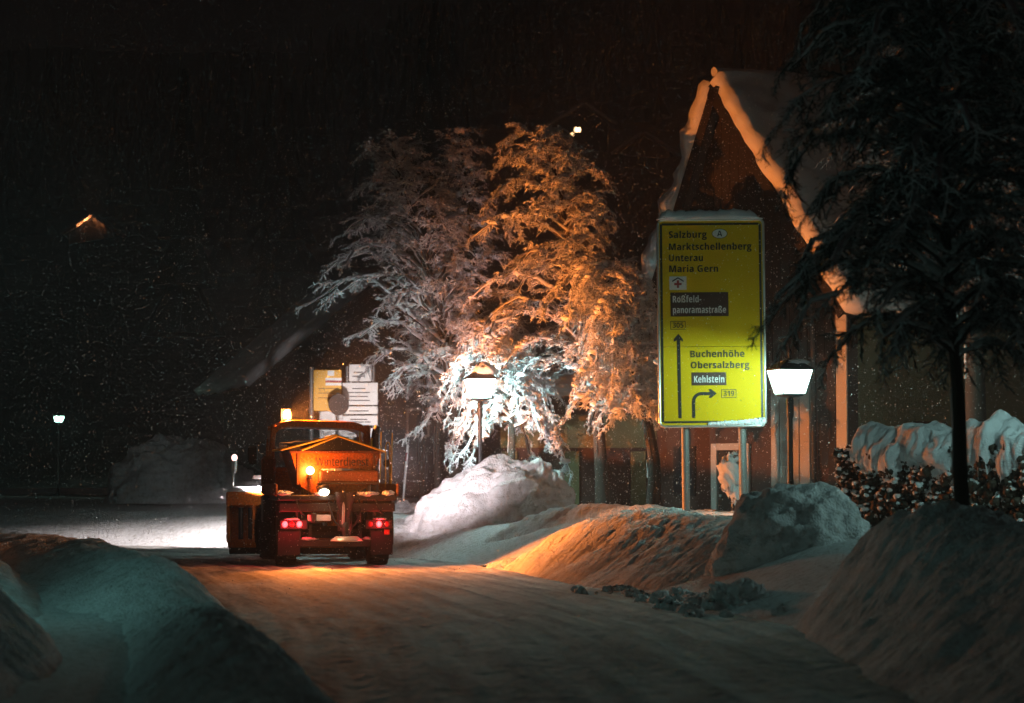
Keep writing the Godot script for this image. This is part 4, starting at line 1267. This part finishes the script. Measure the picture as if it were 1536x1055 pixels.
func build_house() -> void:
	# gable wall runs left and away from the near corner; the ridge runs right and away
	var a := deg_to_rad(50.0)
	var base := Vector3(6.98, 0.5, -50.0)
	var t := thing("gabled_house", "steep-roofed house with thick snow on its gable behind the yellow sign", "house", base)
	var U := Vector3(-cos(a), 0, -sin(a))     # along the gable wall
	var V := Vector3(sin(a), 0, -cos(a))      # along the ridge
	var P := func(u: float, y: float, v: float) -> Vector3: return U * u + V * v + Vector3(0, y, 0)
	var B := Basis(U, Vector3.UP, V)
	var eave := 4.95
	var ridge := 9.75
	var ru := 3.59
	var far := 5.78
	var slab := func(called: String, u0: float, u1: float, y0: float, y1: float, v0: float, v1: float, m: Material, par: Node = t, bevel := 0.0):
		return obj(called, box(P.call((u0 + u1) / 2, (y0 + y1) / 2, (v0 + v1) / 2), Vector3(u1 - u0, y1 - y0, v1 - v0), bevel, B), m, par)
	obj("gable_wall", Shape.new().prism([Vector2(0, -0.6), Vector2(far, -0.6), Vector2(far, eave), Vector2(ru, ridge - 0.15), Vector2(0, eave)], 0.0, 0.3, B).done(), M.plaster_red, t)
	slab.call("side_wall", 0.0, 0.3, -0.6, eave, 0.301, 9.0, M.plaster_olive)
	slab.call("side_wall", far - 0.3, far, -0.6, eave, 0.301, 9.0, M.plaster_olive)
	slab.call("back_wall", 0.301, far - 0.301, -0.6, eave, 8.7, 9.0, M.plaster_olive)
	# dark timber boards on the gable above the eaves
	var n := 22
	for k in n:
		var u0 := 0.12 + (far - 0.24) * k / n
		var u1 := u0 + (far - 0.24) / n - 0.012
		var um := (u0 + u1) / 2
		var top := lerpf(eave, ridge - 0.2, um / ru) if um < ru else lerpf(ridge - 0.2, eave, (um - ru) / (far - ru))
		slab.call("gable_board", u0, u1, 3.6, top - 0.25, -0.03, -0.002, M.wood_dark)
	# roof: two planes with overhang, then the snow that lies on them
	for s in [0, 1]:
		var eu := -0.30 if s == 0 else far + 0.35
		var ey := lerpf(ridge, eave, (ru - eu) / ru) if s == 0 else lerpf(ridge, eave, (eu - ru) / (far - ru))
		var r0: Vector3 = P.call(ru, ridge, -0.35)
		var r1: Vector3 = P.call(ru, ridge, 9.5)
		var e1: Vector3 = P.call(eu, ey, 9.5)
		var e0: Vector3 = P.call(eu, ey, -0.35)
		var nrm := (r1 - r0).cross(e0 - r0).normalized()
		if nrm.y < 0: nrm = -nrm
		var q := []
		for z in [0.0, -0.14]: q.append([r0 + nrm * z, r1 + nrm * z, e1 + nrm * z, e0 + nrm * z])
		var rf := obj("roof", Shape.new().rings(q, -1).done(), M.roof, t)
		obj("snow_layer", snow_slab(r0 + nrm * 0.012, r1 + nrm * 0.012, e1 + nrm * 0.012, e0 + nrm * 0.012, 0.42, 40, 44, 4.0 + s * 20.0, 0.10), M.fresh, rf)
		var bb := Shape.new()
		bb.rings([[r0 - V * 0.05 - nrm * 0.02, r0 - V * 0.002 - nrm * 0.02, r0 - V * 0.002 - nrm * 0.26, r0 - V * 0.05 - nrm * 0.26], [e0 - V * 0.05 - nrm * 0.02, e0 - V * 0.002 - nrm * 0.02, e0 - V * 0.002 - nrm * 0.26, e0 - V * 0.05 - nrm * 0.26]], -1)
		obj("bargeboard", bb.done(), M.wood_dark, t)
	obj("ridge_snow", tube([P.call(ru, ridge + 0.26, -0.30), P.call(ru, ridge + 0.30, 2.0), P.call(ru, ridge + 0.27, 6.0), P.call(ru, ridge + 0.2, 9.6)], [0.10, 0.22, 0.22, 0.14], 12), M.fresh, t)
	# the bright board front by the lantern, in pale uprights
	for q in [[1.02, 1.30], [1.33, 1.52], [1.62, 1.88], [1.90, 2.14]]:
		slab.call("pale_board", q[0], q[1], -0.4, 3.55, -0.09, -0.003, M.wood_pale, t, 0.01)
	slab.call("board_panel", 1.63, 1.87, 0.35, 1.35, -0.105, -0.092, M.plaster_pale, t, 0.006)
	slab.call("corner_board", 0.0, 0.30, -0.5, 4.6, -0.05, -0.003, M.plaster_pale, t, 0.01)
	slab.call("door_post", 0.31, 0.50, -0.4, 3.4, -0.06, -0.003, M.wood_dark)
	obj("downpipe", tube([P.call(0.86, -0.4, -0.12), P.call(0.86, 4.4, -0.12), P.call(0.75, 4.75, -0.35)], 0.06, 10), M.iron, t)
	# entrance: pale frame round a dark door
	slab.call("door_frame", 3.80, 3.98, -0.4, 1.85, -0.08, -0.003, M.wood_pale, t, 0.01)
	slab.call("door_frame", 2.82, 2.98, -0.4, 1.85, -0.08, -0.003, M.wood_pale, t, 0.01)
	slab.call("door_frame", 2.982, 3.798, 1.70, 1.85, -0.08, -0.003, M.wood_pale, t, 0.01)
	var dr := slab.call("door", 2.99, 3.79, -0.4, 1.69, -0.03, -0.003, M.wood_dark, t, 0.006)
	slab.call("handle", 3.66, 3.72, 0.68, 0.74, -0.09, -0.031, M.steel, dr, 0.01)
	for q in [[4.5, 5.2, 0.7, 1.8], [0.45, 0.82, 1.3, 2.6]]:
		var w := slab.call("window", q[0], q[1], q[2], q[3], -0.05, -0.003, M.wood_dark, t, 0.008)
		slab.call("pane", q[0] + 0.06, q[1] - 0.06, q[2] + 0.06, q[3] - 0.06, -0.058, -0.051, M.dark_glass, w)
	for q in [[2.0, 3.1], [4.4, 5.5]]:
		var w2 := slab.call("window", -0.05, -0.003, 1.0, 2.3, q[0], q[1], M.wood_dark, t, 0.008)
		slab.call("pane", -0.058, -0.051, 1.07, 2.23, q[0] + 0.08, q[1] - 0.08, M.dark_glass, w2)
	# a low annex to the left, its lower wall dark and its upper band lighter
	var ann := thing("annex_building", "low dark annex with a grey upper band behind the orange trees", "building", Vector3(3.05, 0.5, -56.0))
	obj("wall", box(Vector3(-1.35, 1.1, 0), Vector3(3.9, 3.4, 3.0), 0.0), M.plaster_red, ann)
	obj("upper_band", box(Vector3(-1.35, 2.15, 1.52), Vector3(3.92, 0.75, 0.05), 0.01), M.plaster_olive, ann)
	for x in [-3.1, -1.7, -0.2]: obj("pilaster", box(Vector3(x, 0.55, 1.55), Vector3(0.34, 2.3, 0.10), 0.01), M.plaster_olive, ann)
	obj("flat_roof", box(Vector3(-1.35, 2.87, 0), Vector3(4.3, 0.14, 3.4), 0.02), M.roof, ann)
	obj("snow_layer", blob(Vector3(-1.35, 2.95, 0), Vector3(2.5, 0.55, 2.0), 6.0, 0.12, 36, 14, 0.0).done(), M.fresh, ann)
	# a shrub bowed by snow beside the door
	var sp := at(1096, 762, 45.5)
	var sh := thing("snowed_shrub", "shrub bent under a lump of snow beside the door frame", "shrub", Vector3(sp.x, 0.85, sp.z))
	for k in 7:
		var q := Vector3(rng.randf_range(-0.13, 0.16), 0, rng.randf_range(-0.1, 0.1))
		obj("stem", tube([q * 0.4 - Vector3(0, 0.2, 0), q * 0.8 + Vector3(0, 0.35, 0), q * 1.2 + Vector3(0, 0.75, 0)], [0.016, 0.012, 0.007], 5), M.twig, sh)
	obj("snow_lump", blob(Vector3(0.02, 0.82, 0), Vector3(0.25, 0.37, 0.24), 14.0, 0.32, 26, 18).done(), M.fresh, sh)
	obj("snow_lump", blob(Vector3(0.10, 0.48, 0.03), Vector3(0.12, 0.26, 0.12), 17.0, 0.4, 18, 12).done(), M.fresh, sh)

func small_house(called: String, label: String, pos: Vector3, turn: float, w: float, l: float, wall_h: float, rise: float, group := "") -> Node3D:
	var t := thing(called, label, "house", pos, turn, group)
	obj("wall", Shape.new().prism([Vector2(-w / 2, -3.0), Vector2(w / 2, -3.0), Vector2(w / 2, wall_h), Vector2(0, wall_h + rise), Vector2(-w / 2, wall_h)], -l, 0.0).done(), M.wood_dark, t)
	for s in [-1.0, 1.0]:
		var e := Vector3((w / 2 + 0.7) * s, wall_h - rise * 1.4 / w, 0)
		var r := Vector3(0, wall_h + rise, 0)
		var f := Vector3(0, 0, 0.8)
		var b := Vector3(0, 0, -l - 0.8)
		var nrm := Vector3(rise * s, w / 2, 0).normalized()
		var q := []
		for z in [0.05, 0.2]: q.append([r + f + nrm * z, r + b + nrm * z, e + b + nrm * z, e + f + nrm * z])
		var rf := obj("roof", Shape.new().rings(q, -1).done(), M.roof, t)
		obj("snow_layer", snow_slab(r + f + nrm * 0.21, r + b + nrm * 0.21, e + b + nrm * 0.21, e + f + nrm * 0.21, 0.4, 14, 12, pos.x + s, 0.1), M.fresh, rf)
	return t

func build_far() -> void:
	var p := at(470, 690, 100.0)
	var h := small_house("farmhouse", "dark house with a dim snowy roof slope behind the truck", Vector3(p.x + 2.2, 2.2, p.z), deg_to_rad(18), 8.5, 9.0, 3.6, 3.6)
	for x in [-2.2, 0.0, 2.2]:
		var w := obj("window", box(Vector3(x, 1.7, 0.02), Vector3(1.0, 1.2, 0.06), 0.01), M.wood_pale, h)
		obj("pane", box(Vector3(x, 1.7, 0.055), Vector3(0.82, 1.02, 0.01), 0.0), M.dark_glass, w)
	# houses up on the hillside whose lights show through the snowfall
	p = at(137, 322, 350.0)
	var c := small_house("hillside_chalet", "far chalet whose lit gable edges shine on the black hillside at the left", Vector3(p.x, p.y - 6.0, p.z), 0.0, 6.6, 9.0, 3.4, 2.4, "houses on the hillside")
	for s in [-1.0, 1.0]:
		var r0 := Vector3(0.0, 5.82, 0.0)
		var e0 := Vector3(3.5 * s, 3.30, 0.0)
		obj("soffit", Shape.new().rings([[r0 + Vector3(0, 0, 0.01), e0 + Vector3(0, 0, 0.01), e0 + Vector3(0, 0, 0.85), r0 + Vector3(0, 0, 0.85)], [r0 + Vector3(0, -0.05, 0.01), e0 + Vector3(0, -0.05, 0.01), e0 + Vector3(0, -0.05, 0.85), r0 + Vector3(0, -0.05, 0.85)]], -1).done(), M.wood_pale, c)
		for q in [[0.55, 4.75, 1.0], [1.55, 4.0, 0.55]]:
			var up := obj("eave_lamp", Shape.new().lathe([Vector2(0.05, -0.1), Vector2(0.07, 0.0), Vector2(0.10, 0.08)], 10).done(), M.iron, c)
			up.position = Vector3(q[0] * s, q[1], 0.45)
			spot(up, Vector3(0, 0.12, 0), Vector3(0.25 * s, 1.0, 0.0), lin(1.0, 0.36, 0.13), (26.0 if s > 0 else 17.0) * q[2], 62.0, 0.6, 0.05)
	p = at(865, 196, 350.0)
	c = small_house("hillside_chalet", "far hillside house with two warm lights above the orange tree", Vector3(p.x + 1.0, p.y - 2.4, p.z), 0.2, 7.5, 9.0, 3.6, 2.4, "houses on the hillside")
	for q in [[-0.9, 2.5, 0.8, 0.55, 16.0], [-1.7, 1.8, 0.45, 0.40, 6.0]]:
		obj("lit_window", box(Vector3(q[0], q[1], 0.05), Vector3(q[2], q[3], 0.1), 0.0), glow(1.0, 0.60, 0.28, q[4]), c)
	p = at(961, 240, 350.0)
	c = small_house("hillside_chalet", "far hillside house with one dim orange window left of the gable", Vector3(p.x + 0.5, p.y - 2.4, p.z), -0.2, 7.5, 9.0, 3.6, 2.4, "houses on the hillside")
	obj("lit_window", box(Vector3(-0.6, 2.4, 0.05), Vector3(1.3, 0.5, 0.1), 0.0), glow(1.0, 0.36, 0.12, 3.0), c)
	# woods on the hill, one dark mass
	var crown := Shape.new()
	for k in 5: crown.lathe([Vector2(2.3 - k * 0.42, 1.5 + k * 2.0), Vector2(1.0 - k * 0.18, 3.4 + k * 2.0), Vector2(0.2, 4.6 + k * 2.0)], 7, Vector3(rng.randf_range(-0.1, 0.1), 0, 0), Basis(Vector3.UP, k * 0.7), -1)
	var mm := MultiMesh.new()
	mm.transform_format = MultiMesh.TRANSFORM_3D
	mm.mesh = crown.done()
	var n := 900
	mm.instance_count = n
	for k in n:
		var d := 130.0 + 440.0 * sqrt(rng.randf())
		var x := rng.randf_range(-0.33, 0.33) * d
		# keep clear of the three houses and of the view to them
		for tries in 40:
			var clear := true
			for hx in [[-61.0], [9.4], [18.7]]:
				if absf(x / d - hx[0] / 350.0) < 0.035 and d < 375.0: clear = false
			if clear: break
			x = rng.randf_range(-0.33, 0.33) * d
		var s := rng.randf_range(0.7, 1.5)
		mm.set_instance_transform(k, Transform3D(Basis(Vector3.UP, rng.randf() * TAU).scaled(Vector3(s, s * rng.randf_range(0.9, 1.4), s)), Vector3(x, hill_y(x, d) - 0.8, -d)))
	var wd := MultiMeshInstance3D.new()
	wd.name = "hillside_forest"
	wd.multimesh = mm
	wd.material_override = M.needle
	add_child(wd)
	tag(wd, "dark conifer forest covering the hillside under the night sky", "forest", "", "stuff")

func build_far_signs() -> void:
	var d := 63.0
	var k := d / F
	var p := at(491, 617, d)
	var t := thing("bus_stop_board", "bright yellow notice board with white and red panels above the truck cab", "notice board", Vector3(p.x, 0.6, p.z), 0.05)
	var y := p.y - 0.6
	obj("board", box(Vector3(0, y + 31 * k, 0), Vector3(42 * k, 62 * k, 0.06), 0.02), M.board_yellow, t)
	obj("panel", box(Vector3(5 * k, y + 57 * k, 0.033), Vector3(10 * k, 8 * k, 0.006), 0.0), M.sign_white, t)
	obj("panel", box(Vector3(9.0 * k, y + 48 * k, 0.033), Vector3(24 * k, 4 * k, 0.006), 0.0), M.sign_white, t)
	obj("panel", box(Vector3(9.0 * k, y + 44.6 * k, 0.033), Vector3(24 * k, 3 * k, 0.006), 0.0), M.sign_red, t)
	obj("panel", box(Vector3(9.0 * k, y + 40.5 * k, 0.033), Vector3(24 * k, 4 * k, 0.006), 0.0), M.sign_white, t)
	for q in [34.0, 27.0, 20.0]: obj("text_line", box(Vector3(1.0 * k, y + q * k, 0.033), Vector3(30 * k, 1.0 * k, 0.005), 0.0), M.orange_dirty, t)
	obj("panel", box(Vector3(9 * k, y + 8 * k, 0.033), Vector3(12 * k, 3 * k, 0.006), 0.0), M.sign_white, t)
	obj("post", tube([Vector3(-24 * k, -0.6, -0.05), Vector3(-24 * k, y + 66 * k, -0.05)], 0.06, 10), M.post, t)
	for q in [12.0, 50.0]: obj("bracket", box(Vector3(-22 * k, y + q * k, -0.05), Vector3(6 * k, 0.05, 0.04), 0.005), M.post, t)
	p = at(540, 660, d + 1.0)
	t = thing("hotel_sign", "stack of pale direction boards half hidden by branches right of the yellow board", "sign", Vector3(p.x, 0.6, p.z), -0.05)
	y = p.y - 0.6
	for q in [[4, 14], [22, 15], [39, 12], [53, 34], [89, 26]]:
		obj("board", box(Vector3(0, y + (q[0] + q[1] / 2.0) * k, 0), Vector3((54 if q[0] < 60 else 34) * k, q[1] * k, 0.05), 0.01), M.sign_white, t)
	for q in [[9, 30], [13, 22], [27, 36], [31, 26], [44, 30], [60, 34], [66, 28], [72, 34], [78, 20], [97, 20], [103, 16]]:
		obj("text_line", box(Vector3(-2.0 * k, y + q[0] * k, 0.028), Vector3(q[1] * k, 1.6 * k, 0.005), 0.0), M.letter, t)
	for x in [-20.0, 20.0]: obj("post", tube([Vector3(x * k, -0.6, -0.06), Vector3(x * k, y + 112 * k, -0.06)], 0.045, 10), M.post, t)
	p = at(507, 607, d - 1.0)
	t = thing("round_sign", "round traffic sign seen as a dark disc before the pale boards", "traffic sign", Vector3(p.x, 0.6, p.z), 0.4)
	y = p.y - 0.6
	obj("disc", Shape.new().lathe([Vector2(0.27, -0.012), Vector2(0.28, 0.0), Vector2(0.27, 0.012)], 28, Vector3(0, y, 0.05), Basis(Vector3.RIGHT, PI / 2)).done(), M.dark_metal, t)
	obj("post", tube([Vector3(0, -0.6, 0), Vector3(0, y + 0.3, 0)], 0.03, 10), M.post, t)
	p = at(505, 640, d + 2.0)
	t = thing("power_cabinet", "white roadside cabinet showing over the truck roof", "cabinet", Vector3(p.x, 0.6, p.z))
	obj("body", box(Vector3(0, 1.15, 0), Vector3(0.9, 3.3, 0.5), 0.03), M.sign_white, t)
	obj("door", box(Vector3(0, 1.15, 0.26), Vector3(0.8, 2.9, 0.02), 0.01), M.sign_white, t)
	obj("snow_cap", blob(Vector3(0, 2.8, 0), Vector3(0.5, 0.16, 0.3), 2.0, 0.2, 18, 10).done(), M.fresh, t)
	# a leaning delineator with snow at its foot
	p = at(604, 700, 58.0)
	t = thing("snow_stake", "leaning pale snow stake beside the truck's marker rods", "snow stake", Vector3(p.x, 0.5, p.z))
	obj("pole", tube([Vector3(-0.06, -0.4, 0), Vector3(0.12, 1.9, 0)], 0.03, 8), M.sign_white, t)
	obj("band", tube([Vector3(0.08, 1.5, 0), Vector3(0.10, 1.7, 0)], 0.032, 8), M.sign_red, t)
	heap("snow_heap", "small snow mound around the leaning stake", Vector3(p.x, 0.5, p.z), Vector3(0.55, 0.65, 0.5), 22.0, 0.1, 0.0, Vector3.ZERO, 0.9)

func build_snowfall() -> void:
	var flake := Shape.new()
	flake.lathe([Vector2(0.001, 0.9), Vector2(1.0, 0.15), Vector2(0.8, -0.4), Vector2(0.001, -0.9)], 5)
	var mm := MultiMesh.new()
	mm.transform_format = MultiMesh.TRANSFORM_3D
	mm.mesh = flake.done()
	var n := 140000
	mm.instance_count = n
	for k in n:
		var d := 29.0 + 42.0 * pow(rng.randf(), 0.8)
		var half := 0.235 * d + 1.5
		var p := Vector3(rng.randf_range(-half, half), rng.randf_range(0.1, 2.0 + 0.21 * d), -d)
		var s := (0.0036 + 0.0075 * pow(rng.randf(), 4.0)) * clampf(d / 40.0, 0.6, 1.15)
		mm.set_instance_transform(k, Transform3D(Basis.from_euler(Vector3(rng.randf(), rng.randf() * TAU, rng.randf())).scaled(Vector3(s, s * rng.randf_range(0.8, 1.6), s)), p))
	var o := MultiMeshInstance3D.new()
	o.name = "falling_snow"
	o.multimesh = mm
	o.material_override = M.branch_snow
	add_child(o)
	tag(o, "fine snowflakes falling through the night air", "snow", "", "stuff")

func _ready() -> void:
	rng.seed = 20240117
	# camera
	var cam := Camera3D.new()
	cam.name = "camera"
	add_child(cam)
	cam.position = Vector3(0, EYE, 0)
	cam.rotation_degrees = Vector3(PITCH, 0, 0)
	var lens := CameraAttributesPhysical.new()
	lens.frustum_focal_length = 12.0 / (527.5 / F)
	lens.frustum_focus_distance = 43.0
	lens.frustum_near = 0.5
	lens.frustum_far = 1500.0
	lens.exposure_aperture = 1.6
	cam.attributes = lens
	cam.current = true
	# night sky, no sun
	var env := Environment.new()
	env.background_mode = Environment.BG_SKY
	var sky := ProceduralSkyMaterial.new()
	sky.sky_top_color = lin(0.0048, 0.0034, 0.0034)
	sky.sky_horizon_color = lin(0.0056, 0.0042, 0.0040)
	sky.ground_bottom_color = lin(0.003, 0.003, 0.003)
	sky.ground_horizon_color = lin(0.0045, 0.004, 0.004)
	var s := Sky.new()
	s.sky_material = sky
	env.sky = s
	env.tonemap_mode = Environment.TONE_MAPPER_LINEAR
	env.tonemap_exposure = 1.0
	env.sdfgi_enabled = true
	env.ssao_enabled = true
	env.ssil_enabled = true
	env.fog_enabled = true
	env.fog_density = 0.0022
	env.fog_light_color = lin(0.8, 0.8, 0.82)
	var we := WorldEnvironment.new()
	we.name = "environment"
	we.environment = env
	add_child(we)
	make_materials()
	build_terrain()
	build_banks()
	print("terrain ", Time.get_ticks_msec())
	build_house()
	build_far()
	build_trees()
	print("trees ", Time.get_ticks_msec())
	build_hedge()
	build_lamps()
	build_sign()
	build_truck()
	build_far_signs()
	build_snowfall()
	print("all ", Time.get_ticks_msec())
